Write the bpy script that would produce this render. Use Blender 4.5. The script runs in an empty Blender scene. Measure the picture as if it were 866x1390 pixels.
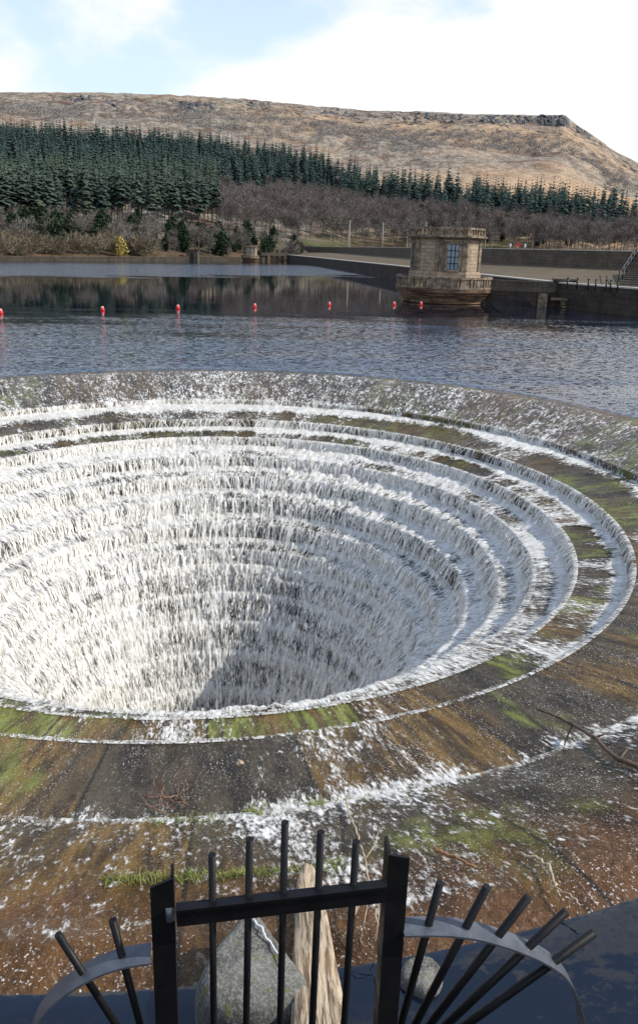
import bpy, math, random
import numpy as np
from mathutils import Vector, Matrix
random.seed(7); rng = np.random.default_rng(7)
C = bpy.context.scene.collection
S = bpy.context.scene
R_ = math.radians

# ------------------------------------------------------------------ camera geometry (metres, water level z=0)
F_PX, PITCH, ROLL, CAMH = 1055.0, R_(16.5), R_(1.66), 4.24
CX, CY = -2.24, 15.72                      # centre of the bellmouth
cp, sp, cr, sr = math.cos(PITCH), math.sin(PITCH), math.cos(ROLL), math.sin(ROLL)

def ray(px, py):
    u = (px-433)/F_PX; v = (650-py)/F_PX
    u2 = cr*u-sr*v; v2 = sr*u+cr*v
    return Vector((u2, cp+v2*sp, -sp+v2*cp))
def on_z(px, py, z=0.0):
    d = ray(px, py); t = (z-CAMH)/d.z
    return Vector((d.x*t, d.y*t, z))
def at_dist(px, py, dist):
    d = ray(px, py); t = dist/math.hypot(d.x, d.y)
    return Vector((d.x*t, d.y*t, CAMH+d.z*t))
def project(X, Y, Z):
    Z = Z-CAMH
    d = Y*cp-Z*sp; v2 = (Y*sp+Z*cp)/d; u2 = X/d
    return 433+(cr*u2+sr*v2)*F_PX, 650-(-sr*u2+cr*v2)*F_PX

# ------------------------------------------------------------------ noise for geometry
def _hash(ix, iy, iz, seed):
    h = (ix*374761393 + iy*668265263 + iz*2147483647 + seed*974711) & 0xFFFFFFFF
    h = ((h ^ (h >> 13))*1274126177) & 0xFFFFFFFF
    h = (h ^ (h >> 16)) & 0xFFFFFF
    return h/float(0xFFFFFF)
def vnoise(x, y, z=None, seed=0):
    x = np.asarray(x, float); y = np.asarray(y, float)
    z = np.zeros_like(x) if z is None else np.asarray(z, float)
    ix, iy, iz = np.floor(x).astype(np.int64), np.floor(y).astype(np.int64), np.floor(z).astype(np.int64)
    fx, fy, fz = x-ix, y-iy, z-iz
    fx, fy, fz = [q*q*(3-2*q) for q in (fx, fy, fz)]
    out = 0
    for a in (0, 1):
        for b in (0, 1):
            for c in (0, 1):
                out = out + (fx if a else 1-fx)*(fy if b else 1-fy)*(fz if c else 1-fz)*_hash(ix+a, iy+b, iz+c, seed)
    return out
def fbm(x, y, z=None, seed=0, octv=4):
    s, a, n = 0, 1, 0
    x = np.asarray(x, float); y = np.asarray(y, float)
    z = np.zeros_like(x) if z is None else np.asarray(z, float)
    for k in range(octv):
        s = s+a*vnoise(x*2**k, y*2**k, z*2**k, seed+k*17); n += a; a *= .5
    return s/n
def sstep(a, b, x):
    t = np.clip((x-a)/(b-a), 0, 1); return t*t*(3-2*t)

# ------------------------------------------------------------------ node helpers
class NT:
    def __init__(s, name):
        s.m = bpy.data.materials.new(name); s.m.use_nodes = True
        s.t = s.m.node_tree; s.t.nodes.clear()
        s.out = s.n('ShaderNodeOutputMaterial')
    def n(s, typ, **kw):
        nd = s.t.nodes.new(typ)
        for k, v in kw.items():
            if k.startswith('i_'): nd.inputs[k[2:].replace('_', ' ')].default_value = v
            else: setattr(nd, k, v)
        return nd
    def l(s, a, b): s.t.links.new(a, b)
    def coord(s, which='Object'): return s.n('ShaderNodeTexCoord').outputs[which]
    def attr(s, name, out='Fac'): return s.n('ShaderNodeAttribute', attribute_name=name).outputs[out]
    def mapping(s, v, scale=(1, 1, 1), rot=(0, 0, 0)):
        m = s.n('ShaderNodeMapping'); m.inputs['Scale'].default_value = scale; m.inputs['Rotation'].default_value = rot
        s.l(v, m.inputs['Vector']); return m.outputs[0]
    def noise(s, v, scale, detail=4, rough=.55, dist=0):
        q = s.n('ShaderNodeTexNoise'); q.inputs['Scale'].default_value = scale; q.inputs['Detail'].default_value = detail
        q.inputs['Roughness'].default_value = rough; q.inputs['Distortion'].default_value = dist
        s.l(v, q.inputs['Vector']); return q.outputs['Fac']
    def math(s, op, a, b=None, c=None, clamp=False):
        q = s.n('ShaderNodeMath', operation=op); q.use_clamp = clamp
        for i, x in enumerate((a, b, c)):
            if x is None: continue
            if isinstance(x, (int, float)): q.inputs[i].default_value = x
            else: s.l(x, q.inputs[i])
        return q.outputs[0]
    def maprange(s, v, a, b, c=0, d=1, smooth=True):
        q = s.n('ShaderNodeMapRange'); q.interpolation_type = 'SMOOTHSTEP' if smooth else 'LINEAR'
        for i, x in ((1, a), (2, b), (3, c), (4, d)):
            if isinstance(x, (int, float)): q.inputs[i].default_value = x
            else: s.l(x, q.inputs[i])
        s.l(v, q.inputs[0]); return q.outputs[0]
    def mix(s, f, a, b):
        q = s.n('ShaderNodeMix', data_type='RGBA')
        for i, x in ((0, f), (6, a), (7, b)):
            if isinstance(x, (int, float)): q.inputs[i].default_value = x
            elif isinstance(x, (tuple, list)): q.inputs[i].default_value = (*x, 1)
            else: s.l(x, q.inputs[i])
        return q.outputs[2]
    def bump(s, h, strength, dist):
        q = s.n('ShaderNodeBump'); q.inputs['Strength'].default_value = strength; q.inputs['Distance'].default_value = dist
        s.l(h, q.inputs['Height']); return q.outputs[0]
    def tilt(s, v, scale, amp, detail=3, base=None, rough=.6):
        """surface normal leaned about by a noise (small waves and froth finer than a pixel)"""
        q = s.n('ShaderNodeTexNoise'); q.inputs['Scale'].default_value = scale; q.inputs['Detail'].default_value = detail; q.inputs['Roughness'].default_value = rough; s.l(v, q.inputs['Vector'])
        a = s.n('ShaderNodeVectorMath', operation='SUBTRACT'); s.l(q.outputs['Color'], a.inputs[0]); a.inputs[1].default_value = (.5, .5, .5)
        m = s.n('ShaderNodeVectorMath', operation='SCALE'); s.l(a.outputs[0], m.inputs[0])
        if isinstance(amp, (int, float)): m.inputs['Scale'].default_value = amp
        else: s.l(amp, m.inputs['Scale'])
        b = s.n('ShaderNodeVectorMath', operation='ADD'); s.l(m.outputs[0], b.inputs[0]); s.l(base if base is not None else s.n('ShaderNodeNewGeometry').outputs['Normal'], b.inputs[1])
        z = s.n('ShaderNodeVectorMath', operation='NORMALIZE'); s.l(b.outputs[0], z.inputs[0]); return z.outputs[0]
    def bsdf(s, col, rough=.7, normal=None, spec=.5, metal=0):
        p = s.n('ShaderNodeBsdfPrincipled')
        for k, x in (('Base Color', col), ('Roughness', rough), ('Specular IOR Level', spec), ('Metallic', metal)):
            if isinstance(x, (int, float)): p.inputs[k].default_value = x
            elif isinstance(x, (tuple, list)): p.inputs[k].default_value = (*x, 1)
            else: s.l(x, p.inputs[k])
        if normal is not None: s.l(normal, p.inputs['Normal'])
        return p
    def done(s, sh): s.l(sh.outputs[0] if hasattr(sh, 'outputs') else sh, s.out.inputs['Surface']); return s.m

def plain(name, a, b, scale=3, rough=.8, bump=.3, bdist=.02, spec=.3, coord='Object', detail=5):
    t = NT(name); v = t.coord(coord)
    n1 = t.noise(v, scale, detail); n2 = t.noise(v, scale*6, 3)
    f = t.math('ADD', t.math('MULTIPLY', n1, .7), t.math('MULTIPLY', n2, .3))
    col = t.mix(t.maprange(f, .36, .64), a, b)
    nrm = t.bump(n2, bump, bdist)
    return t.done(t.bsdf(col, rough, nrm, spec))
def masonry(name, a, b, mortar, bw=.6, bh=.28, rough=.85, stain=(.03, .028, .022), stain_amt=.5, ms=.02):
    t = NT(name); uv = t.n('ShaderNodeUVMap').outputs[0]
    br = t.n('ShaderNodeTexBrick'); t.l(uv, br.inputs['Vector'])
    for k, x in (('Scale', 1.0), ('Mortar Size', ms), ('Brick Width', bw), ('Row Height', bh), ('Bias', 0.0), ('Mortar Smooth', .3)): br.inputs[k].default_value = x
    br.inputs['Color1'].default_value = (*a, 1); br.inputs['Color2'].default_value = (*b, 1); br.inputs['Mortar'].default_value = (*mortar, 1)
    v = t.coord('Object')
    n1 = t.noise(v, .55, 5, .65); n2 = t.noise(v, 5, 4)
    st = t.noise(t.mapping(v, (1.4, 1.4, .12)), 1.1, 4)
    col = t.mix(t.math('MULTIPLY', t.maprange(n1, .42, .66), stain_amt), br.outputs['Color'], stain)
    col = t.mix(t.math('MULTIPLY', t.maprange(st, .5, .7), stain_amt*.8), col, stain)
    col = t.mix(t.maprange(n2, .3, .75, 0, .35), col, (a[0]*1.25, a[1]*1.22, a[2]*1.15))
    h = t.math('ADD', t.math('MULTIPLY', br.outputs['Fac'], -.8), t.math('MULTIPLY', n2, .7))
    return t.done(t.bsdf(col, rough, t.bump(h, .6, .03), .25))

# ------------------------------------------------------------------ object helpers
def tag(o, label=None, cat=None, group=None, kind=None):
    if label: o['label'] = label
    if cat: o['category'] = cat
    if group: o['group'] = group
    if kind: o['kind'] = kind
    return o
def empty(name, loc=(0, 0, 0), rz=0):
    o = bpy.data.objects.new(name, None); C.objects.link(o); o.location = loc; o.rotation_euler = (0, 0, rz); o.empty_display_size = .3
    return o
def link(name, me, parent=None, loc=None):
    o = bpy.data.objects.new(name, me); C.objects.link(o)
    if parent is not None: o.parent = parent
    if loc is not None: o.location = loc
    return o
def copy_tree(o, parent=None):
    c = o.copy(); C.objects.link(c)
    if parent is not None: c.parent = parent
    for ch in list(o.children): copy_tree(ch, c)
    return c
def np_mesh(name, V, F, mats, midx=None, smooth=False, attrs=None):
    V = np.asarray(V, np.float32); F = np.asarray(F, np.int32)
    me = bpy.data.meshes.new(name); k = F.shape[1]
    me.vertices.add(len(V)); me.vertices.foreach_set('co', V.ravel())
    me.loops.add(F.size); me.loops.foreach_set('vertex_index', F.ravel())
    me.polygons.add(len(F)); me.polygons.foreach_set('loop_start', np.arange(0, F.size, k, dtype=np.int32))
    for m in (mats if isinstance(mats, (list, tuple)) else [mats]): me.materials.append(m)
    if midx is not None: me.polygons.foreach_set('material_index', np.asarray(midx, np.int32))
    me.polygons.foreach_set('use_smooth', np.full(len(F), smooth, bool))
    for an, (typ, data) in (attrs or {}).items():
        a = me.attributes.new(an, typ, 'POINT')
        a.data.foreach_set('value' if typ == 'FLOAT' else 'vector', np.asarray(data, np.float32).ravel())
    me.update(calc_edges=True); me.validate()
    return me

class MB:
    """collects shapes and links them as one mesh with box-mapped UVs in metres"""
    def __init__(s): s.v = []; s.f = []; s.sm = []
    def add(s, vs, fs, smooth=False):
        b = len(s.v); s.v += [tuple(q) for q in vs]; s.f += [tuple(b+i for i in f) for f in fs]; s.sm += [smooth]*len(fs)
    def box(s, c, size, rz=0, M=None):
        x, y, z = size[0]/2, size[1]/2, size[2]/2
        q = Matrix.Rotation(rz, 3, 'Z') if M is None else M
        vs = [Vector(c)+q@Vector((sx*x, sy*y, sz*z)) for sz in (-1, 1) for sy in (-1, 1) for sx in (-1, 1)]
        s.add(vs, [(0, 2, 3, 1), (4, 5, 7, 6), (0, 1, 5, 4), (2, 6, 7, 3), (0, 4, 6, 2), (1, 3, 7, 5)])
    def bar(s, a, b, w, h, up=(0, 0, 1)):
        a = Vector(a); b = Vector(b); d = (b-a); L = d.length; d.normalize()
        x = d.cross(Vector(up)); x = x.normalized() if x.length > 1e-5 else Vector((1, 0, 0)); u = x.cross(d)
        s.box((a+b)/2, (w, L, h), M=Matrix((x, d, u)).transposed())
    def tube(s, pts, rad, n=8, caps=True, smooth=True):
        pts = [Vector(p) for p in pts]; rad = rad if isinstance(rad, (list, tuple)) else [rad]*len(pts)
        vs = []; prev = None
        for i, p in enumerate(pts):
            d = (pts[min(i+1, len(pts)-1)]-pts[max(i-1, 0)]).normalized()
            x = prev if prev is not None else (Vector((0, 0, 1)) if abs(d.z) < .9 else Vector((1, 0, 0)))
            x = (x-d*x.dot(d)).normalized(); prev = x; y = d.cross(x)
            vs += [p+(x*math.cos(2*math.pi*k/n)+y*math.sin(2*math.pi*k/n))*rad[i] for k in range(n)]
        fs = [(i*n+k, i*n+(k+1) % n, (i+1)*n+(k+1) % n, (i+1)*n+k) for i in range(len(pts)-1) for k in range(n)]
        b = len(s.v); s.add(vs, fs, smooth)
        if caps:
            s.f += [tuple(b+k for k in reversed(range(n))), tuple(b+(len(pts)-1)*n+k for k in range(n))]; s.sm += [False, False]
    def lathe(s, prof, n=48, c=(0, 0), smooth=False, closed=False):
        vs = [(c[0]+r*math.cos(2*math.pi*k/n), c[1]+r*math.sin(2*math.pi*k/n), z) for r, z in prof for k in range(n)]
        m = len(prof); rows = range(m if closed else m-1)
        s.add(vs, [(i*n+k, i*n+(k+1) % n, ((i+1) % m)*n+(k+1) % n, ((i+1) % m)*n+k) for i in rows for k in range(n)], smooth)
    def prism(s, poly, z0, z1):
        n = len(poly)
        s.add([(x, y, z0) for x, y in poly]+[(x, y, z1) for x, y in poly],
              [(k, (k+1) % n, n+(k+1) % n, n+k) for k in range(n)]+[tuple(reversed(range(n))), tuple(range(n, 2*n))])
    def build(s, name, mat, parent=None, loc=None):
        me = bpy.data.meshes.new(name); me.from_pydata(s.v, [], s.f)
        me.materials.append(mat)
        me.polygons.foreach_set('use_smooth', s.sm)
        boxuv(me); me.update()
        return link(name, me, parent, loc)
def boxuv(me):
    uv = me.uv_layers.new(name='UVMap'); vs = me.vertices
    for p in me.polygons:
        n = p.normal
        if abs(n.z) > .75: fn = lambda c: (c.x, c.y)
        else:
            h = Vector((-n.y, n.x, 0)); h = h.normalized() if h.length > 1e-6 else Vector((1, 0, 0))
            fn = lambda c, h=h: (c.x*h.x+c.y*h.y, c.z)
        for li in p.loop_indices: uv.data[li].uv = fn(vs[me.loops[li].vertex_index].co)

# ------------------------------------------------------------------ materials
M = {}
M['tower'] = masonry('tower stone', (.40, .31, .22), (.28, .215, .15), (.11, .085, .06), .7, .3, stain_amt=.48)
M['trim'] = plain('carved stone', (.085, .066, .048), (.30, .235, .165), 2.5, .85)
t = NT('stained base stone'); v = t.coord('Object'); a_ = t.noise(t.mapping(v, (.35, .35, 3.2)), 1.3, 4, .6); b_ = t.noise(v, 3, 5)
col = t.mix(t.maprange(a_, .36, .62), (.055, .03, .02), (.24, .15, .095)); col = t.mix(t.maprange(b_, .45, .7, 0, .7), col, (.05, .038, .028))
M['basin'] = t.done(t.bsdf(col, .8, t.bump(b_, .4, .03), .25))
M['wall'] = masonry('dark wet wall stone', (.07, .055, .042), (.045, .038, .03), (.02, .018, .015), .9, .4, stain=(.012, .012, .01), stain_amt=.7)
M['wave'] = masonry('weathered wall stone', (.12, .10, .075), (.085, .072, .055), (.05, .04, .03), .9, .4, stain=(.03, .027, .022), stain_amt=.5)
M['coping'] = plain('pale coping stone', (.36, .33, .28), (.50, .46, .40), 1.5, .85)
M['pitch'] = masonry('pitched stone slope', (.14, .10, .06), (.10, .075, .046), (.05, .037, .024), 1.1, .55, stain=(.055, .045, .02), stain_amt=.8, ms=.05)
M['black'] = plain('black satin paint', (.004, .004, .005), (.008, .008, .009), 20, .42, .12, .002, .22)
t = NT('black satin paint'); v = t.coord('Object'); a_ = t.noise(v, 55, 5, .7); b_ = t.noise(v, 9, 3)
col = t.mix(t.maprange(a_, .66, .72), (.0055, .0055, .0065), (.055, .026, .014))
M['black'] = t.done(t.bsdf(col, t.maprange(b_, .3, .7, .34, .6), t.bump(a_, .25, .003), .22))
M['band'] = plain('dark grey steel', (.05, .058, .07), (.085, .095, .11), 14, .4, .2, .002, .5)
M['iron'] = plain('dark iron', (.012, .012, .014), (.022, .022, .024), 8, .5)
M['red'] = plain('red plastic', (.72, .03, .025), (.60, .025, .02), 4, .35, .05)
M['white'] = plain('white plastic', (.75, .74, .72), (.62, .61, .6), 4, .5, .05)
M['pole'] = plain('grey timber pole', (.22, .19, .16), (.30, .27, .23), 3, .9)
M['bark'] = plain('grey bark', (.10, .085, .07), (.15, .125, .10), 3, .95)
M['deadwood'] = plain('bleached dead wood', (.34, .25, .16), (.52, .41, .28), 9, .8)
M['darkwood'] = plain('dark wet branch', (.07, .045, .03), (.14, .09, .055), 12, .6)
M['glass'] = plain('window glass', (.16, .24, .30), (.22, .30, .36), .8, .08, 0, .01, .6)
M['door'] = plain('blue grey door', (.18, .25, .30), (.24, .31, .36), 1.2, .6)

def leafmat(name, a, b, scale=.25, rough=.8):
    t = NT(name); v = t.coord('Object')
    info = t.n('ShaderNodeObjectInfo').outputs['Random']
    n = t.noise(t.n('ShaderNodeNewGeometry').outputs['Position'], scale, 3)
    f = t.math('ADD', t.math('MULTIPLY', t.maprange(n, .34, .66), .55), t.math('MULTIPLY', info, .45))
    col = t.mix(f, a, b)
    return t.done(t.bsdf(col, rough, None, .15))
M['conifer'] = leafmat('conifer needles', (.020, .042, .042), (.078, .115, .090))  # needle colours lightened to carry distance haze
M['conifer2'] = leafmat('pine needles', (.028, .050, .042), (.085, .112, .074))
M['twig'] = leafmat('bare grey twigs', (.11, .098, .082), (.215, .19, .16))
M['twigp'] = leafmat('bare purple brown twigs', (.10, .084, .076), (.195, .165, .15))
M['willow'] = leafmat('bare willow shoots', (.15, .125, .085), (.22, .18, .12))
M['evergreen'] = leafmat('dark evergreen leaves', (.016, .032, .016), (.035, .055, .028))
M['yellow'] = leafmat('yellow blossom', (.32, .26, .07), (.42, .34, .10))
M['scrub'] = leafmat('hillside scrub twigs', (.17, .157, .145), (.29, .268, .248), .05)

# log
t = NT('split driftwood'); v = t.attr('flow', 'Vector')
g = t.noise(t.mapping(v, (26, 26, 2.2)), 1.6, 6, .65, .5); n = t.noise(v, 3, 4)
col = t.mix(t.maprange(g, .36, .6), (.07, .045, .03), (.50, .40, .28)); col = t.mix(t.maprange(n, .35, .75, 0, .5), col, (.42, .29, .17))
M['log'] = t.done(t.bsdf(col, .8, t.bump(g, .9, .02), .2))
# boulder
t = NT('mossy concrete'); v = t.coord('Object')
a = t.noise(v, 3.5, 6, .6); b = t.noise(v, 60, 3, .7); c = t.noise(v, 11, 3, .6)
col = t.mix(t.maprange(a, .35, .68), (.06, .058, .048), (.15, .143, .122)); col = t.mix(t.maprange(b, .4, .7, 0, .5), col, (.34, .33, .3))
col = t.mix(t.maprange(c, .61, .66, 0, .8), col, (.13, .115, .03))
M['boulder'] = t.done(t.bsdf(col, .9, t.bump(t.math('ADD', b, t.math('MULTIPLY', a, 2)), .5, .015), .2))
# wet shore stone / pier
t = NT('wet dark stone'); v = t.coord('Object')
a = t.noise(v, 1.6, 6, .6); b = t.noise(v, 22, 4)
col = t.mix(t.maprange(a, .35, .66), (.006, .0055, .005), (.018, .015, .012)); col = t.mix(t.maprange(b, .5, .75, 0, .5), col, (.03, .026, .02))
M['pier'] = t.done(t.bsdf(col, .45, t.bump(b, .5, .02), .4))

# ------------------------------------------------------------------ water
t = NT('lake water'); pos = t.n('ShaderNodeNewGeometry').outputs['Position']
sx = t.n('ShaderNodeSeparateXYZ'); t.l(pos, sx.inputs[0]); Xp, Yp = sx.outputs[0], sx.outputs[1]
wob = t.noise(t.mapping(pos, (.05, .12, 1)), 1.0, 5, .65)
yy = t.math('ADD', Yp, t.math('MULTIPLY', t.math('SUBTRACT', wob, .5), 58))
yy = t.math('ADD', yy, t.math('MULTIPLY', Xp, -.25))
gust = t.maprange(t.noise(t.mapping(pos, (.10, .34, 1), (0, 0, .15)), 1.0, 4, .6), .34, .66, .45, 1.0)
near = t.math('MULTIPLY', t.math('MULTIPLY', t.maprange(yy, 30, 58, 1, 0), gust), t.maprange(Yp, 7, 16, .18, 1))
far = t.math('MULTIPLY', t.maprange(t.math('ADD', Yp, t.math('ADD', t.math('MULTIPLY', Xp, -.9), t.math('MULTIPLY', t.math('SUBTRACT', wob, .5), 60))), 125, 137), t.maprange(t.math('ADD', Yp, t.math('ADD', t.math('MULTIPLY', Xp, -.9), t.math('MULTIPLY', t.math('SUBTRACT', wob, .5), 60))), 185, 235, 1, 0))
patch = t.maprange(t.noise(t.mapping(pos, (.12, .3, 1)), 1.0, 4, .6), .5, .72, 0, .35)
wind = t.math('ADD', t.math('MAXIMUM', near, t.math('MULTIPLY', far, 1.0)), t.math('MULTIPLY', patch, t.maprange(yy, 36, 75, 1, 0)), clamp=True)
w1 = t.tilt(t.mapping(pos, (1.0, 1.7, 1), (0, 0, .25)), 4.6, t.math('ADD', t.math('MULTIPLY', wind, 1.15), .010), 4)
w2 = t.tilt(t.mapping(pos, (1.0, 1.4, 1), (0, 0, -.4)), 15, t.math('ADD', t.math('MULTIPLY', wind, .75), .016), 2, base=w1)
wcol = t.mix(t.math('MULTIPLY', wind, t.maprange(Yp, 12, 26)), (.004, .007, .014), (.030, .056, .100))  # blue base painted into rippled zones to boost the sky reflection
p = t.bsdf(wcol, t.maprange(wind, 0, 1, .03, .08), w2, .9); p.inputs['IOR'].default_value = 1.333
M['water'] = t.done(p)

# spillway stone under a film of running water
def wet_stone(name):
    t = NT(name); fl = t.attr('flow', 'Vector'); v = t.coord('Object')
    near = t.attr('near'); sa = t.attr('sector'); sb = t.attr('sectorb')
    a = t.noise(t.mapping(fl, (1, 1, .28)), .55, 5, .62); b = t.noise(t.mapping(fl, (1, 1, .35)), 3.2, 5, .65)
    st = t.noise(t.mapping(fl, (1, 1, .16)), 9, 4, .6); d = t.noise(v, 14, 5, .65)
    stone = t.mix(t.maprange(b, .36, .64), (.018, .014, .010), (.072, .056, .036))
    brown = t.mix(t.maprange(st, .35, .65), (.040, .021, .006), (.19, .108, .026))
    col = t.mix(t.math('MULTIPLY', t.maprange(t.math('ADD', a, t.math('MULTIPLY', t.math('SUBTRACT', sa, .5), .22)), .44, .58), t.math('ADD', t.math('MULTIPLY', near, .6), .34)), stone, brown)
    g1 = t.noise(t.mapping(fl, (1, 1, .5)), .9, 4, .5); g2 = t.noise(t.mapping(fl, (1, 1, .3)), 7, 3)
    gm = t.math('MULTIPLY', t.maprange(t.math('ADD', g1, t.math('MULTIPLY', t.math('SUBTRACT', sb, .5), .28)), .53, .64), t.maprange(g2, .32, .55))
    gm = t.math('MULTIPLY', gm, t.math('ADD', t.math('MULTIPLY', near, .6), .35))
    col = t.mix(gm, col, t.mix(t.maprange(g2, .4, .65), (.07, .085, .012), (.19, .21, .04)))
    # fine pale grit, algae hairs and rust flecks
    col = t.mix(t.maprange(d, .58, .78, 0, .5), col, (.15, .105, .06))
    zs = t.n('ShaderNodeSeparateXYZ'); t.l(fl, zs.inputs[0]); rimf = t.math('MULTIPLY', t.maprange(zs.outputs[2], 2.2, 3.1, 1, 0), near)
    col = t.mix(t.math('MULTIPLY', rimf, .8), col, t.mix(t.maprange(b, .35, .65), (.045, .018, .006), (.13, .055, .016)))
    col = t.mix(t.attr('lip'), col, (.30, .22, .14))  # painted highlight: the wet lip's reflection as a pale tan line
    col = t.mix(t.maprange(d, .25, .42, .7, 0), col, (.012, .011, .009))
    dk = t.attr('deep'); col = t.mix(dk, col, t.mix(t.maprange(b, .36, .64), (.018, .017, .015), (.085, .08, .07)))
    # radial construction joints
    xyz = t.n('ShaderNodeSeparateXYZ'); t.l(v, xyz.inputs[0]); dx = t.math('SUBTRACT', xyz.outputs[0], CX); dy = t.math('SUBTRACT', xyz.outputs[1], CY)
    rr = t.math('SQRT', t.math('ADD', t.math('MULTIPLY', dx, dx), t.math('MULTIPLY', dy, dy)))
    fr = t.math('FRACT', t.math('MULTIPLY', t.math('ADD', t.math('ARCTAN2', dy, dx), t.math('ADD', t.math('MULTIPLY', t.attr('ring'), .117), 6.2831853)), 26/6.2831853))
    jd = t.math('MULTIPLY', t.math('MULTIPLY', t.math('MINIMUM', fr, t.math('SUBTRACT', 1.0, fr)), 6.2831853/26), rr)
    jd = t.math('ADD', jd, t.math('MULTIPLY', t.math('SUBTRACT', d, .5), .03))
    col = t.mix(t.maprange(jd, .008, .028, .85, 0), col, (.012, .010, .007))
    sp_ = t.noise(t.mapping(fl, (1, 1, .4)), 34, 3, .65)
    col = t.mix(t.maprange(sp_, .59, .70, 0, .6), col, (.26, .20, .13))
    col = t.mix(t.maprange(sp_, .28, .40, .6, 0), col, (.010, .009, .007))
    glint = t.noise(t.mapping(fl, (1, 1, .55)), 75, 3, .6); sr_ = t.maprange(t.noise(t.mapping(fl, (1, 1, .5)), 2.2, 4, .65), .38, .66)
    glint = t.math('MULTIPLY', t.maprange(glint, .605, .66), t.math('ADD', t.math('MULTIPLY', sr_, .85), .06))
    col = t.mix(glint, col, (.72, .70, .66))  # sun glints on the wet stone, painted as pale flecks
    rip = t.noise(t.mapping(fl, (1, 1, .45)), 7.5, 5, .7, .5); r2 = t.noise(v, 26, 4, .7)
    hh = t.math('ADD', t.math('MULTIPLY', rip, 1.0), t.math('MULTIPLY', r2, .45))
    nb = t.tilt(t.mapping(fl, (1, 1, .7)), 34, 1.5, 3, base=t.bump(hh, .8, .07))
    return t.done(t.bsdf(col, .09, nb, .22))
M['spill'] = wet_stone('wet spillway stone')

def whitewater(name, curtain=False):
    t = NT(name); fl = t.attr('flow', 'Vector'); foam = t.attr('foam')
    n1 = t.noise(t.mapping(fl, (1, 1, .5)), 3.0, 4, .65, .6)
    n2 = t.noise(t.mapping(fl, (1, 1, .36)), 12, 4, .7, .4)
    n3 = t.noise(t.mapping(fl, (1, 1, .30)), 34, 3, .65)
    n = t.math('ADD', t.math('ADD', t.math('MULTIPLY', n1, .22), t.math('MULTIPLY', n2, .38)), t.math('MULTIPLY', n3, .40))
    n = t.math('ADD', t.math('MULTIPLY', t.math('SUBTRACT', n, .5), 3.4), .5)
    lim = t.math('SUBTRACT', 1.0, foam)
    mask = t.maprange(n, t.math('SUBTRACT', lim, .20), t.math('ADD', lim, .30))  # fine apron flecks are foam plus sun glints painted white
    mask = t.math('MULTIPLY', mask, t.maprange(foam, .02, .12))
    up = t.n('ShaderNodeVectorMath', operation='ADD'); t.l(t.n('ShaderNodeNewGeometry').outputs['Normal'], up.inputs[0]); up.inputs[1].default_value = (0, 0, .35)
    nb = t.tilt(t.mapping(fl, (1, 1, .5)), 15, 1.4, 4, base=up.outputs[0])
    col = t.mix(t.maprange(n, .25, 1.1), (.60, .575, .51), (.97, .955, .91))
    d0 = t.bsdf(col, .5, nb, .3); tl = t.n('ShaderNodeBsdfTranslucent'); t.l(col, tl.inputs[0]); d = t.n('ShaderNodeMixShader'); d.inputs[0].default_value = .22
    t.l(d0.outputs[0], d.inputs[1]); t.l(tl.outputs[0], d.inputs[2])
    tr = t.n('ShaderNodeBsdfTransparent'); mx = t.n('ShaderNodeMixShader')
    t.l(mask, mx.inputs[0]); t.l(tr.outputs[0], mx.inputs[1]); t.l(d.outputs[0], mx.inputs[2])
    return t.done(mx)
M['foam'] = whitewater('white water')
t = NT('falling water'); v = t.coord('Object')
n = t.noise(v, 14, 4, .6); fl = t.attr('tone')
col = t.mix(fl, (.74, .71, .62), (.97, .945, .885)); col = t.mix(t.maprange(n, .45, .7, 0, .35), col, (.50, .46, .38))
up = t.n('ShaderNodeVectorMath', operation='ADD'); t.l(t.n('ShaderNodeNewGeometry').outputs['Normal'], up.inputs[0]); up.inputs[1].default_value = (0, 0, .45)
d = t.bsdf(col, .35, t.tilt(v, 12, 1.0, 3, base=up.outputs[0]), .5)
tl = t.n('ShaderNodeBsdfTranslucent'); t.l(col, tl.inputs[0]); mx = t.n('ShaderNodeMixShader'); mx.inputs[0].default_value = .35
t.l(d.outputs[0], mx.inputs[1]); t.l(tl.outputs[0], mx.inputs[2])
tp = t.n('ShaderNodeBsdfTransparent'); m3 = t.n('ShaderNodeMixShader'); t.l(t.math('MULTIPLY', t.math('SUBTRACT', 1.0, fl), .55), m3.inputs[0]); t.l(mx.outputs[0], m3.inputs[1]); t.l(tp.outputs[0], m3.inputs[2])
M['fall'] = t.done(m3)

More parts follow.
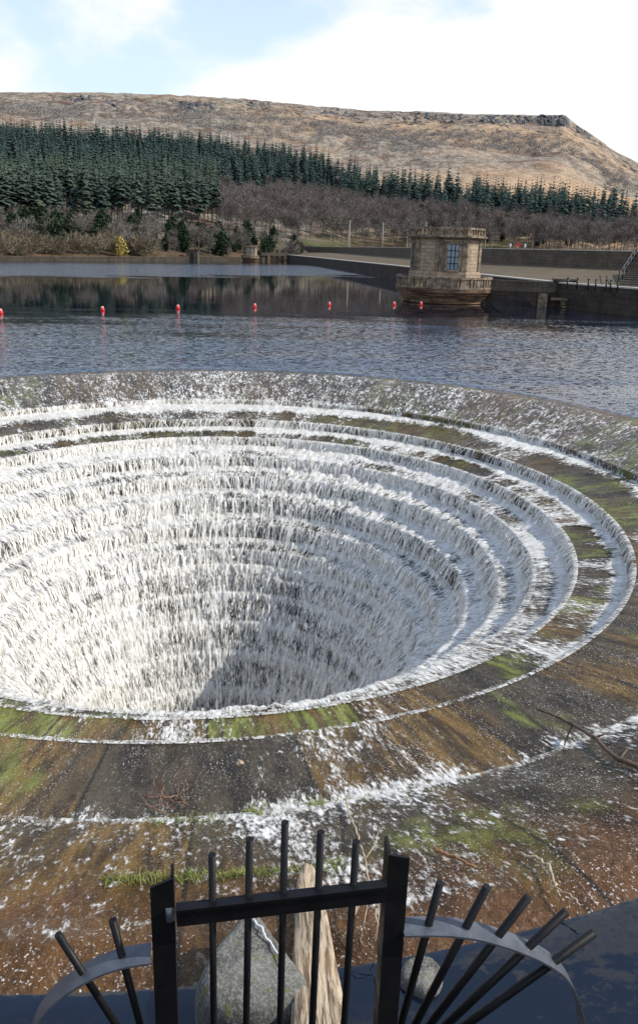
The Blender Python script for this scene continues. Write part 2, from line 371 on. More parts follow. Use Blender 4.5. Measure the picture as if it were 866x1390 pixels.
# ------------------------------------------------------------------ BELLMOUTH
LIPS = [(9.98, -.70), (8.36, -1.03), (7.40, -1.37), (6.68, -1.77), (6.05, -2.22), (5.45, -2.72), (4.95, -3.28), (4.52, -3.90), (4.15, -4.60), (3.83, -5.36), (3.55, -6.2), (3.3, -7.1)]
DROP = [.20, .26, .29, .35, .40, .45, .50, .57, .65, .72, .8, .9]
def ring_frame(n): th = np.linspace(0, 2*np.pi, n, endpoint=False)+.013; return th, np.cos(th), np.sin(th)
def densify(prof, step):
    out = [prof[0]]
    for a, b in zip(prof[:-1], prof[1:]):
        L = math.hypot(b[0]-a[0], b[1]-a[1]); k = max(1, int(math.ceil(L/step)))
        out += [(a[0]+(b[0]-a[0])*i/k, a[1]+(b[1]-a[1])*i/k) for i in range(1, k+1)]
    return np.array(out)
def lathe_np(prof, n, s0=0.0):
    th, c, s = ring_frame(n); m = len(prof); r = prof[:, 0][:, None]; z = prof[:, 1][:, None]
    V = np.stack([CX+r*c, CY+r*s, np.broadcast_to(z, (m, n))], -1).reshape(-1, 3)
    arc = np.concatenate([[0], np.cumsum(np.hypot(np.diff(prof[:, 0]), np.diff(prof[:, 1])))])+s0
    fl = np.stack([np.broadcast_to(8*c, (m, n)), np.broadcast_to(8*s, (m, n)), np.broadcast_to(arc[:, None], (m, n))], -1).reshape(-1, 3)
    i, k = np.meshgrid(np.arange(m-1), np.arange(n), indexing='ij'); k2 = (k+1) % n
    Fq = np.stack([i*n+k, (i+1)*n+k, (i+1)*n+k2, i*n+k2], -1).reshape(-1, 4)
    return V, Fq, fl, np.broadcast_to(th, (m, n)).ravel(), np.broadcast_to(arc[:, None], (m, n)).ravel(), arc[-1]
def sector(th, ring, n=26):
    """laid panels of the stone: one random value per panel, new ones on every ring"""
    q = np.floor((np.mod(th+ring*.117, 2*np.pi))*n/(2*np.pi)).astype(np.int64)
    return _hash(q, q*0+ring, q*0+3, 5), _hash(q, q*0+ring, q*0+8, 15)
def nearfac(th): return .5-.5*np.sin(th)

bell = tag(empty('bellmouth_spillway', (0, 0, 0)), 'huge round stone bellmouth overflow with stepped rings of falling water', 'spillway')
segs = []
crest = [(13.2, -1.2), (12.8, -.42), (12.55, -.16), (12.38, -.05), (12.2, -.015), (11.85, -.035), (11.6, -.10), (11.2, -.235), (10.6, -.455), (10.02, -.684), (9.98, -.70)]
segs.append(('apron', crest))
for i, (r, z) in enumerate(LIPS):
    nr, nz = LIPS[i+1] if i+1 < len(LIPS) else (3.0, -8.2)
    fq = .05/(r-nr); segs.append(('step', [(r, z), (r-.012, z-.03), (r-.03, z-DROP[i]), (nr+.05, nz+(z-DROP[i]-nz)*fq), (nr, nz)]))
segs.append(('shaft', [(3.0, -8.2), (2.6, -10), (2.35, -13), (2.3, -22), (.0, -22.01)]))
s_acc = 0
for si, (name, prof) in enumerate(segs):
    P = densify(prof, .16 if name == 'apron' else .2)
    V, Fq, fl, th, arc, L = lathe_np(P, 900, s_acc)
    rr = np.hypot(V[:, 0]-CX, V[:, 1]-CY)
    bumpz = (fbm(V[:, 0]*1.3, V[:, 1]*1.3, None, 3, 4)-.5)*(.05 if name == 'apron' else .02)*sstep(12.3, 11.4, rr)
    edge = np.minimum(1, np.abs(arc-s_acc)/.3)*np.minimum(1, np.abs(s_acc+L-arc)/.3)
    V[:, 2] += bumpz*edge
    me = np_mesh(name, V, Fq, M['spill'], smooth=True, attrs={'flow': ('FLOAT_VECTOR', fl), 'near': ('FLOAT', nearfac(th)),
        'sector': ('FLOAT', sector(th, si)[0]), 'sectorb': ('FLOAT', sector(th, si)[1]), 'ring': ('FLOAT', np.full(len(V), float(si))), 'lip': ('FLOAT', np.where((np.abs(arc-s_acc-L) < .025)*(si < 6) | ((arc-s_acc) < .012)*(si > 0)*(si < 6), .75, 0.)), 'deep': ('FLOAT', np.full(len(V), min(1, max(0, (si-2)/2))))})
    if name != 'apron':
        try: me.set_sharp_from_angle(angle=R_(35))
        except Exception: pass
    link(name, me, bell); s_acc += L

# --- white water film over the stone
prof = []; kind = []; u_ = []; idx = []
def push(a, b, step, kd, i):
    k = max(1, int(math.ceil(math.hypot(b[0]-a[0], b[1]-a[1])/step)))
    for j in range(k):
        f = j/k; prof.append((a[0]+(b[0]-a[0])*f, a[1]+(b[1]-a[1])*f)); kind.append(kd); u_.append(f); idx.append(i)
for a, b in zip(crest[4:-1], crest[5:]):
    k0 = len(prof); push(a, b, .10, 0, 0)
for q in range(len(prof)): u_[q] = (12.0-prof[q][0])/(12.0-9.98)
for i, (r, z) in enumerate(LIPS):
    nr, nz = LIPS[i+1] if i+1 < len(LIPS) else (2.98, -8.2)
    bl = min(1, max(0, (i-5)/5)); f0 = .30
    p1 = ((r-.06)*(1-bl)+(r+(nr-r)*f0)*bl, (z-DROP[i]+.02)*(1-bl)+(z+(nz-z)*f0)*bl)
    push((r-.01, z), p1, .075, 1, i+1)
    push(p1, (nr-.01, nz), .06, 2, i+1)
push((2.98, -8.2), (2.6, -10), .12, 2, 12); push((2.6, -10), (2.4, -13), .16, 2, 12)
prof = np.array(prof); kind = np.array(kind); u_ = np.array(u_); idx = np.array(idx)
NW = 1900
V, Fq, fl, th, arc, L = lathe_np(prof, NW, .6)
K = np.repeat(kind, NW); U = np.repeat(u_, NW); I = np.repeat(idx, NW)
cth, sth = np.cos(th), np.sin(th); nf = nearfac(th)
lowA = fbm(cth*3.2+7, sth*3.2, I*3.7, 11, 3); lowB = fbm(cth*9+3, sth*9, I*2.3+40, 23, 3); lowC = fbm(cth*22+3, sth*22, I*2.3+U*.8, 29, 2)
secf = np.zeros_like(th)
for q in range(14):
    mk = I == q; secf[mk] = sector(th[mk], q)[1]
low = (.55-secf)*.55*np.where(I < 4, 1, .2)+(lowA-.5)*1.5+(lowB-.5)*1.2+(lowC-.5)*.9
baseT = np.interp(I, [1, 2, 3, 4, 5, 6, 8, 12], [.18, .40, .60, .68, .70, .69, .67, .64])
deep = sstep(2, 4, I)
foot = (1.0-sstep(.06, .60-.22*nf, U))*np.interp(I, [5, 9], [1, .25])
cen = np.exp(-((np.mod(th, 2*np.pi)-1.55)/.55)**2)*sstep(2, 9, I)
tread = baseT-.13*cen+low*(.75-.4*deep-.15*sstep(6, 8, I))+foot*(.95-.45*nf*(1-deep))
tread = tread-(1-deep)*(.22+.16*(I == 1))*sstep(.35, .9, nf)
riser = .50+.12*deep+.10*sstep(5, 8, I)+low*(.5-.3*sstep(5, 8, I))-.14*cen
apr = .40+low*np.where(nf < .5, .16, .34)-.13*nf+sstep(.86, 1.0, U)*.10-(1-sstep(.0, .12, U))*.4
apr = apr+np.where(nf > .5, np.maximum(0, low-.12)*.42*sstep(.35, .98, U), 0)-.05*sstep(.6, 1, nf)
foam = np.where(K == 0, apr, np.where(K == 1, riser, tread))
foam = np.clip(foam, 0, 1.12)
lump = fbm(cth*34, sth*34, arc*2.2, 41, 4); lump2 = fbm(cth*90, sth*90, arc*5.0, 51, 2)
amp = np.where(K == 0, .008, np.where(K == 1, .02+.07*deep, .02+.05*foot+.10*deep))
off = .014+amp*np.clip(foam, 0, 1)*np.clip((lump-.34)*1.7+(lump2-.4)*.7, 0, 1.2)
off = off+np.where(K == 2, foot*deep*.12*sstep(6, 9, I), 0)
# push along the profile normal (up and inwards)
tang = np.gradient(prof, axis=0); nn = np.stack([tang[:, 1], -tang[:, 0]], -1); nn /= np.linalg.norm(nn, axis=1)[:, None]+1e-9
nn[nn[:, 1] < 0] *= -1; nn[:, 0] = -np.abs(nn[:, 0])
NR = np.repeat(nn[:, 0], NW); NZ = np.repeat(nn[:, 1], NW)
V[:, 0] += cth*NR*off; V[:, 1] += sth*NR*off; V[:, 2] += NZ*off
keep = foam[Fq].max(1) > .06
me = np_mesh('white_water', V, Fq[keep], M['foam'], smooth=True, attrs={'flow': ('FLOAT_VECTOR', fl), 'foam': ('FLOAT', foam)})
tag(link('white_water', me), 'foaming white water running down the rings of the bellmouth', 'white water', kind='stuff')

# --- strands of water falling over every lip
VS, FS, TS = [], [], []; vb = 0
for i, (r, z) in enumerate(LIPS):
    dep = min(1, i/3.5)
    if i >= 2:
        n = int(2*np.pi*r/.0085*(1.0 if i < 8 else .8)*(.5 if i == 2 else 1)); th = rng.uniform(0, 2*np.pi, n); c, s = np.cos(th), np.sin(th)
        lw = fbm(c*6+i*3, s*6, None, 61+i, 3)*.35+fbm(c*24+i*3, s*24, None, 71+i, 3)*.65
        kp = rng.random(n) < np.clip(.50+(lw-.5)*3.2-.26*np.exp(-((np.mod(th, 2*np.pi)-1.5)/.6)**2)*min(1, i/8), .06, 1); th = th[kp]; n = len(th)
        v0 = rng.uniform(.3, 1.5, n); T1 = np.sqrt(2*DROP[i]*1.35/9.81); t0 = T1*rng.random(n)**.7*.95; dt = .012+rng.gamma(1.6, .028, n)
        w = rng.gamma(1.3, .0085, n)+.003; tone = rng.beta(2.2, 1.1, n); J = 4; V = np.zeros((n, J, 2, 3)); jit = rng.uniform(-.05, .06, n)
        for j in range(J):
            f = j/(J-1); tt = t0+dt*f; rad = r+.03-v0*tt; zz = z+.03+jit-.5*9.81*tt**2; wd = w*(.35+1.3*f*(1-f)*2)
            for e, sg in ((0, -1), (1, 1)):
                aa = th+sg*wd/r; V[:, j, e, 0] = CX+rad*np.cos(aa); V[:, j, e, 1] = CY+rad*np.sin(aa); V[:, j, e, 2] = zz
        b = vb+np.arange(n)[:, None]*(J*2)+np.arange(J-1)[None, :]*2
        FS.append(np.stack([b, b+1, b+3, b+2], -1).reshape(-1, 4)); VS.append(V.reshape(-1, 3)); TS.append(np.repeat(tone, J*2)); vb += n*J*2
        if i >= 8: continue
        th = th[:0]
    for layer in range(2):
        n = int(2*np.pi*r/(.034 if i < 3 else .04+.02*max(0, i-4)))
        th = np.linspace(0, 2*np.pi, n, endpoint=False)+rng.uniform(0, 2*np.pi/n, n)
        c, s = np.cos(th), np.sin(th)
        lw = fbm(c*7+i*3, s*7, None, 61+i, 3)*.4+fbm(c*30+i*3, s*30, None, 71+i, 3)*.6
        p = np.clip((.40 if i == 0 else .72)+.12*dep+(lw-.5)*3.0-.12*layer, .04, .97)
        kp = rng.random(n) < p; th, c, s = th[kp], c[kp], s[kp]; n = len(th)
        if n == 0: continue
        v0 = rng.uniform(.30, .75, n)+.25*dep; D = DROP[i]*np.clip(rng.normal(.85, .28, n), .15, 1.15)+.02
        w = rng.gamma(2.2, .0042, n)*(1+.5*dep)*(.6 if i == 0 else 1)
        if layer >= 2:
            v0 += .25*(layer-1); D = DROP[i]*rng.uniform(.2, .9, n)
        T = np.sqrt(2*D/9.81); J = 6
        tone = rng.beta(2.2, 1.3, n); drift = rng.normal(0, .05, n)
        V = np.zeros((n, J, 2, 3))
        for j in range(J):
            f = j/(J-1); tt = T*f
            rad = r+.03-v0*tt-(.0 if f else -.03); zz = z+.022-.5*9.81*tt**2-(.0 if f else -.004)
            wd = w*(1-.35*f)*(1+.35*np.sin(7*f+tone*30)); a = th+drift*f*.3
            for e, sg in ((0, -1), (1, 1)):
                aa = a+sg*wd/r
                V[:, j, e, 0] = CX+rad*np.cos(aa); V[:, j, e, 1] = CY+rad*np.sin(aa); V[:, j, e, 2] = zz
        b = vb+np.arange(n)[:, None]*(J*2)+np.arange(J-1)[None, :]*2
        FS.append(np.stack([b, b+1, b+3, b+2], -1).reshape(-1, 4)); VS.append(V.reshape(-1, 3)); TS.append(np.repeat(tone, J*2)); vb += n*J*2
me = np_mesh('falling_water', np.concatenate(VS), np.concatenate(FS), M['fall'], smooth=True, attrs={'tone': ('FLOAT', np.concatenate(TS))})
tag(link('falling_water', me), 'strands of water dropping over the lips of the rings', 'falling water', kind='stuff')

# ------------------------------------------------------------------ lake surface (ring around the bellmouth)
rads = np.concatenate([[12.15, 12.2, 12.27, 12.4, 12.6, 13], np.geomspace(14, 900, 40)])
pr = np.stack([rads, -.055*np.exp(-(rads-12.15)/.12)], -1)
pr[:, 1] += .012
V, Fq, fl, th, arc, L = lathe_np(pr, 360)
Fq = Fq[:, ::-1]
o = link('water', np_mesh('water', V, Fq, M['water'], smooth=True)); tag(o, kind='structure')

# ------------------------------------------------------------------ TERRAIN
sky_pts = [(-200, 128), (0, 125), (130, 125), (250, 129.5), (330, 134), (400, 141), (500, 150), (560, 151), (640, 154.5), (700, 155.5), (768, 156.5), (775, 164), (800, 180), (835, 206), (866, 221), (1000, 262), (1200, 300)]
rp = [ray(*q) for q in sky_pts]
RAZ = np.array([math.atan2(d.x, d.y) for d in rp]); REL = np.array([d.z/math.hypot(d.x, d.y) for d in rp])
DRIDGE = 1250.0
UP = np.array([(60, 40), (45, 62), (35, 85), (23, 112), (13, 190), (4, 290), (-14, 318)], float)     # dam wall on the crest
LO = np.array([(31.5, 42), (25.3, 56), (20.2, 67), (16.0, 93), (11.4, 124), (4.6, 165), (-2.0, 205), (-12.2, 262)], float)  # waterside wall
DSA = np.array([-1.6, -.6, -.42, -.384, -.217, -.0925, -.03, .03, .2, .5, 1.2]); DSV = np.array([150, 160, 172, 179, 216, 262, 284, 330, 380, 380, 300])
def seg_side(P, x, y):
    """x of the polyline at this y"""
    o = np.argsort(P[:, 1]); return np.interp(y, P[o, 1], P[o, 0])
def terrain(x, y, rough=True):
    x = np.asarray(x, float); y = np.asarray(y, float)
    az = np.arctan2(x, y); d = np.hypot(x, y)
    Ds = np.interp(az, DSA, DSV); Er = np.interp(az, RAZ, REL)
    right = sstep(-1, 3, x-seg_side(UP, x, np.clip(y, 40, 318)))*(y > 20)
    shore = sstep(Ds-5, Ds+1.5, d)*3.6-3.0
    base = np.where(right > 0, np.maximum(shore, right*5.4-3.0), shore)
    tt = np.clip((d-Ds)/(DRIDGE-Ds), 0, 1); g = tt**.72
    zr = CAMH+d*Er
    z = base*(1-g)+g*zr
    over = np.clip((d-DRIDGE)/300, 0, 3)
    z = np.where(d > DRIDGE, CAMH+DRIDGE*Er-(over**1.5)*14, z)
    if rough:
        am = sstep(0, .12, tt)*(1-sstep(.93, 1.0, tt))
        z = z+am*((fbm(x/70, y/70, None, 5, 5)-.5)*20+(fbm(x/14, y/14, None, 9, 3)-.5)*4)+sstep(.9, 1, tt)*(fbm(x/9, y/9, None, 19, 3)-.5)*3.0
    return z
na, nd = 520, 300
AZ = np.linspace(-1.25, 1.25, na)
AZ = np.sign(AZ)*(np.abs(AZ)/1.25)**1.5*1.25
D = np.concatenate([np.linspace(150, 420, 90), np.linspace(423, 1150, 120), np.linspace(1154, 1300, 60), np.geomspace(1310, 6000, 30)])
A2, D2 = np.meshgrid(AZ, D, indexing='ij'); X = D2*np.sin(A2); Y = D2*np.cos(A2); Z = terrain(X, Y)
PX, PY = project(X.ravel(), Y.ravel(), Z.ravel())
i, k = np.meshgrid(np.arange(na-1), np.arange(len(D)-1), indexing='ij'); nD = len(D)
Fq = np.stack([i*nD+k, (i+1)*nD+k, (i+1)*nD+k+1, i*nD+k+1], -1).reshape(-1, 4)
tt = np.clip((D2-np.interp(A2, DSA, DSV))/(DRIDGE-np.interp(A2, DSA, DSV)), 0, 1).ravel()
azr = A2.ravel()
# bracken: bare orange slope of the lower right; heather and rough grass above
brk = sstep(-.02, .16, azr)*(1-sstep(.36, .60, tt-(azr-.2)*.35))+.55*sstep(-.25, 0, azr)*sstep(.62, .8, tt)*(1-sstep(.86, .96, tt))
brk = np.clip(brk+(fbm(X.ravel()/60, Y.ravel()/60, None, 77, 4)-.5)*1.1*sstep(.15, .3, tt), 0, 1)
grs = (1-sstep(.0, .10, tt))
terr_mat = NT('hillside'); t = terr_mat
v = t.coord('Object'); b = t.attr('bracken'); lowland = t.attr('lowland'); crest_a = t.attr('crest')
n1 = t.noise(v, .03, 6, .65); n2 = t.noise(v, .16, 5, .7); n3 = t.noise(v, .6, 3, .7)
rough = t.mix(t.maprange(n2, .36, .64), (.17, .145, .115), (.38, .33, .26))  # grass and bracken both paled, distance haze put into the colour
rough = t.mix(t.maprange(n1, .48, .64), rough, (.15, .095, .07))
bra = t.mix(t.maprange(n2, .34, .66), (.40, .255, .145), (.60, .42, .265)); bra = t.mix(t.maprange(n3, .5, .7, 0, .6), bra, (.15, .10, .055))
col = t.mix(b, rough, bra)
low = t.mix(t.maprange(n2, .4, .62), (.05, .045, .025), (.12, .075, .045)); low = t.mix(t.maprange(n1, .5, .6), low, (.075, .095, .03))
col = t.mix(lowland, col, low)
hn = t.maprange(t.noise(v, .075, 5, .7), .50, .62)
col = t.mix(t.math('MULTIPLY', crest_a, hn), col, (.075, .058, .045))
M['hill'] = t.done(t.bsdf(col, .95, t.bump(t.math('ADD', n2, t.math('MULTIPLY', n3, .5)), 1.0, 3.0), .1))
crs = sstep(.70, .9, tt)*(1-sstep(.97, 1.0, tt))
me = np_mesh('hillside', np.stack([X.ravel(), Y.ravel(), Z.ravel()], -1), Fq[:, ::-1], M['hill'], smooth=True,
             attrs={'bracken': ('FLOAT', brk), 'lowland': ('FLOAT', grs), 'crest': ('FLOAT', crs)})
tag(link('hillside', me), kind='structure')

def zt(x, y): return float(terrain(np.array([x]), np.array([y]))[0])

# ------------------------------------------------------------------ DAM: slope and walls
def poly_wall(name, P, z0, z1, thick, mat, parent, cap=None, capw=.1, caph=.14):
    for part in ((name, z0, z1, thick, mat),)+((('coping', z1+.003, z1+caph, thick+capw, cap),) if cap else ()):
        nm, a, b, th_, mt = part; mb = MB(); n = len(P); L = []
        for i, p in enumerate(P):
            dv = (P[min(i+1, n-1)]-P[max(i-1, 0)]); dv = dv/np.hypot(*dv); nv = np.array([dv[1], -dv[0]])
            L.append((p-nv*th_/2, p+nv*th_/2))
        vs = [];
        for l, r in L: vs += [(l[0], l[1], a), (r[0], r[1], a), (r[0], r[1], b), (l[0], l[1], b)]
        fs = []
        for i in range(n-1):
            o = i*4
            for q in range(4): fs.append((o+q, o+(q+1) % 4, o+4+(q+1) % 4, o+4+q))
        fs += [(3, 2, 1, 0), tuple((n-1)*4+q for q in range(4))]
        mb.add(vs, fs); mb.build(nm, mt, parent)
def resample(P, step):
    out = [P[0]]
    for a, b in zip(P[:-1], P[1:]):
        L = np.hypot(*(b-a)); k = max(1, int(L/step)); out += [a+(b-a)*i/k for i in range(1, k+1)]
    return np.array(out)
W = tag(empty('dam_crest_wall', (0, 0, 0)), 'long dark stone wall running along the top of the dam', 'wall')
poly_wall('wall', UP, 2.2, 4.85, .6, M['wave'], W, M['coping'], .12, .12)
Wl = tag(empty('waterside_wall', (0, 0, 0)), 'dark stained stone wall with pale coping rising from the water', 'wall')
poly_wall('wall', LO, -3, 1.98, .7, M['wall'], Wl, M['coping'], .15, .12)
# slope between them
ys = np.concatenate([np.linspace(42, 110, 40), np.linspace(113, 300, 60)])
xl = seg_side(LO, None, ys)+.36; xu = np.maximum(seg_side(UP, None, ys)-.31, xl+.2)
Vv = []; rows = 8
for j in range(rows+1):
    f = j/rows; x = xl+(xu-xl)*f; z = 1.9+(3.0-1.9)*f*np.clip((xu-xl)/6, .2, 1)+.0*x
    Vv.append(np.stack([x, ys, z], -1))
Vv = np.stack(Vv, 1).reshape(-1, 3)
Fq = np.array([(a*(rows+1)+j, a*(rows+1)+j+1, (a+1)*(rows+1)+j+1, (a+1)*(rows+1)+j) for a in range(len(ys)-1) for j in range(rows)])
me = np_mesh('dam_slope', Vv, Fq[:, ::-1], M['pitch']); boxuv(me); tag(link('dam_slope', me), kind='structure')

# ------------------------------------------------------------------ VALVE TOWER
def octo(r, offs=-10): return [(r*math.sin(R_(offs+45*k)), -r*math.cos(R_(offs+45*k))) for k in range(8)]
def make_tower(loc, label):
    az = math.atan2(loc[0], loc[1])
    T = tag(empty('valve_tower', loc, -az), label, 'tower')
    b = MB(); b.lathe([(3.3, -3), (3.3, .05), (3.48, .06), (3.5, .30), (3.62, .31), (3.64, .52), (3.8, .53), (3.82, .74), (3.98, .75), (4.0, .95), (4.16, .98), (4.2, 1.28), (3.0, 1.285)], 56); b.build('base', M['basin'], T)
    b = MB(); b.lathe([(3.9, 1.288), (4.22, 1.288), (4.22, 1.42), (3.9, 1.42)], 56, closed=True)
    b.lathe([(3.86, 2.08), (4.2, 2.08), (4.2, 2.25), (3.86, 2.25)], 56, closed=True); b.build('balcony_rail', M['trim'], T)
    b = MB()
    for k in range(64):
        a = R_(k*360/64)
        solid = (k % 8 == 0)
        fr = 180 > 0 and (math.degrees(a) % 360)
        front = -22 < ((math.degrees(a)+180) % 360-180) < 34
        b.box((4.03*math.sin(a), -4.03*math.cos(a), 1.75), ((.40 if (solid or (front and k % 3)) else .17), .22, .657), a)
    b.build('balcony_baluster', M['trim'], T)
    w = MB(); w.prism(octo(3.0), 1.285, 5.25); wl = w.build('wall', M['tower'], T)
    b = MB(); b.prism(octo(3.16), 1.29, 2.55); b.prism(octo(3.08), 2.552, 2.68); b.build('plinth', M['tower'], T)
    for k in range(8):
        for sg in (-1, 1):
            b = MB()
            c0 = R_(-10+45*k+22.5*sg); ap = 3.0*math.cos(R_(22.5)); hw = 3.0*math.sin(R_(22.5))
            n = Vector((math.sin(c0), -math.cos(c0), 0)); tv = Vector((math.cos(c0), math.sin(c0), 0))
            p = n*(ap+.035)+tv*(-sg*(hw-.17)); b.box((p.x, p.y, 3.96), (.36, .10, 2.56), c0); b.build('pilaster', M['trim'], T)
    for ctr in (12.5, -77.5, 102.5, 192.5):
        a = R_(ctr); ap = 3.0*math.cos(R_(22.5)); n = Vector((math.sin(a), -math.cos(a), 0))
        fr = MB(); zc = 3.86; hh = 2.0; ww = .98
        for sx in (-1, 1):
            p = n*(ap+.05)+Vector((math.cos(a), math.sin(a), 0))*(sx*(ww/2+.09)); fr.box((p.x, p.y, zc), (.18, .14, hh+.1), a)
        p = n*(ap+.06); fr.box((p.x, p.y, zc+hh/2+.13), (ww+.5, .16, .16), a); fr.box((p.x, p.y, zc-hh/2-.11), (ww+.46, .20, .12), a)
        f = fr.build('window', M['trim'], T)
        g = MB(); p = n*(ap+.012); g.box((p.x, p.y, zc), (ww, .02, hh), a); g.build('pane', M['glass'], f)
        g = MB(); tv = Vector((math.cos(a), math.sin(a), 0))
        for q in (-1, 1):
            p = n*(ap+.04)+tv*(q*ww/6); g.box((p.x, p.y, zc), (.06, .04, hh-.004), a)
        for q in (-.26, 0, .26):
            p = n*(ap+.043); g.box((p.x, p.y, zc+q*hh), (ww-.004, .034, .06), a)
        g.build('glazing_bar', M['iron'], f)
    b = MB(); b.prism(octo(3.1), 5.252, 5.36); b.prism(octo(3.34), 5.362, 5.45); b.prism(octo(3.52), 5.452, 5.58); b.build('cornice', M['trim'], T)
    b = MB()
    def oct_ring(r0, r1, z0, z1):
        o_, i_ = octo(r1), octo(r0); vs = [(*q, z) for z in (z0, z1) for q in o_+i_]
        fs = []
        for k in range(8):
            k2 = (k+1) % 8
            fs += [(k, k2, 16+k2, 16+k), (8+k2, 8+k, 24+k, 24+k2), (16+k, 16+k2, 24+k2, 24+k), (k2, k, 8+k, 8+k2)]
        b.add(vs, fs)
    oct_ring(2.95, 3.24, 5.582, 5.66); oct_ring(2.93, 3.27, 6.08, 6.24)
    for k in range(8):
        v0 = Vector((*octo(3.1)[k], 0)); v1 = Vector((*octo(3.1)[(k+1) % 8], 0)); a = R_(-10+45*k+22.5)
        b.box((v0.x, v0.y, 5.87), (.34, .28, .416), R_(-10+45*k))
        for q in range(1, 6):
            p = v0.lerp(v1, q/6); b.box((p.x, p.y, 5.87), (.15, .17, .416), a)
    b.build('parapet', M['trim'], T)
    return T
tw_loc = (10.45, 70.6, 0)
tower = make_tower(tw_loc, 'octagonal stone valve tower with railed balcony and parapet standing in the water')
# measuring staff on the tower base
ft = on_z(340, 354, 0); ft = ft*(248/ft.length); ft.z = 0
far_t = copy_tree(tower); far_t.location = (ft.x, ft.y, 0); far_t.scale = (.66, .66, .74); far_t.rotation_euler.z = .3
far_t['label'] = 'small pale stone tower at the far end of the dam, seen across the water'

# footbridge from tower to the waterside wall
fb = tag(empty('footbridge', (0, 0, 0)), 'stone footbridge with panelled parapet and low arch joining tower to wall', 'bridge')
A = Vector((14.2, 70.0, 0)); Bv = Vector((19.6, 68.6, 0)); dv = (Bv-A).normalized(); nv = Vector((dv.y, -dv.x, 0)); Lb = (Bv-A).length
mb = MB(); n = 14; arc_r = 1.9; top = 1.15
xs = [0, .25]+[.25+3.9*i/n for i in range(1, n+1)]+[4.5, Lb]
def arch(x):
    if .25 < x < 4.15: return max(-2, -.5+1.35*math.sqrt(max(0, 1-((x-2.2)/1.95)**2)))
    return -2.5
vs = []; 
for x in xs:
    for off in (-.75, .75):
        p = A+dv*x+nv*off; vs += [(p.x, p.y, arch(x)), (p.x, p.y, top)]
fs = []
for i in range(len(xs)-1):
    o = i*4; fs += [(o, o+4, o+5, o+1), (o+2, o+3, o+7, o+6), (o+1, o+5, o+7, o+3), (o, o+2, o+6, o+4)]
fs += [(0, 1, 3, 2), tuple(len(vs)-4+q for q in (0, 2, 3, 1))]
mb.add(vs, fs); mb.build('arch', M['wall'], fb)
mb = MB()
for off in (-.68, .68):
    p0 = A+nv*off; p1 = Bv+nv*off
    mb.bar((p0.x, p0.y, 1.22), (p1.x, p1.y, 1.22), .26, .13); mb.bar((p0.x, p0.y, 1.98), (p1.x, p1.y, 1.98), .26, .16)
    mb.bar((p0.x, p0.y, 1.6), (p1.x, p1.y, 1.6), .12, .63)
    for i in range(8):
        p = p0.lerp(p1, i/7); mb.bar((p.x, p.y, 1.292), (p.x, p.y, 1.895), .24, .34, (dv.x, dv.y, 0))
mb.build('parapet', M['wave'], fb)
mb = MB(); p = A+dv*4.75+nv*.35
mb.box((p.x, p.y, -.6), (.75, 1.7, 3.4), math.atan2(dv.y, dv.x)); mb.build('pier', M['trim'], fb)
# abutment block with landing where the bridge meets the wall
ab = tag(empty('bridge_abutment', (0, 0, 0)), 'dark square stone abutment between footbridge and waterside wall', 'abutment')
mb = MB(); mb.box((20.55, 68.9, -.45), (1.9, 2.6, 5.3), -.25); mb.build('block', M['wall'], ab)
mb = MB(); mb.box((20.55, 68.9, 2.28), (2.05, 2.75, .16), -.25); mb.build('coping', M['wave'], ab)
mb = MB(); mb.box((19.6, 66.8, .75), (1.3, 1.1, .14), -.25); mb.build('landing', M['trim'], ab)
mb = MB()
for k in range(6):
    mb.box((20.1+.05*k, 66.9-.06*k, .55-k*.2), (.6, .8, .13), -.4)
mb.build('step', M['trim'], ab)

# railing posts beyond the waterside wall, steps and handrails up the dam
post_spots = [(770, 382, 62), (783, 384, 62), (798, 386, 61), (808, 387, 60.5), (822, 388, 60.2), (828, 389, 60), (838, 388, 60)]
def make_post():
    r = tag(empty('railing_post', (0, 0, 0)), 'short black iron post in a row behind the pale wall coping', 'post', 'black iron posts behind the waterside wall')
    b = MB(); b.tube([(0, 0, -.3), (0, 0, .80)], .085, 8); b.build('shaft', M['iron'], r)
    b = MB(); b.lathe([(.0, .80), (.11, .80), (.12, .87), (.07, .94), (0, .95)], 10, smooth=True); b.build('cap', M['iron'], r)
    return r
first = make_post()
for i, (px, py, dd) in enumerate(post_spots):
    p = at_dist(px, py, dd+1.9); o = first if i == 0 else copy_tree(first); o.location = (p.x, p.y, 2.02); o.scale = (.75, .75, .68)
st = tag(empty('stone_steps', (0, 0, 0)), 'stone steps with black handrails climbing the slope to the dam top', 'steps')
mb = MB(); s0 = Vector((24.6, 64.5, 2.0)); s1 = Vector((31.6, 80, 4.2))
for k in range(16):
    p = s0.lerp(s1, k/15); mb.box((p.x, p.y, p.z-.35), (2.0, 1.22, .9), -.42)
mb.build('step', M['wave'], st)
for sg in (-1, 1):
    mb = MB(); offv = Vector((.92, -.41, 0))*sg*1.0
    for hgt in (.55, 1.05): mb.tube([s0+offv+Vector((0, 0, hgt)), s1+offv+Vector((0, 0, hgt))], .05, 6)
    for k in range(6):
        p = s0.lerp(s1, k/5)+offv; mb.tube([p+Vector((0, 0, -.1)), p+Vector((0, 0, 1.2))], .07, 6)
    mb.build('handrail', M['iron'], st)

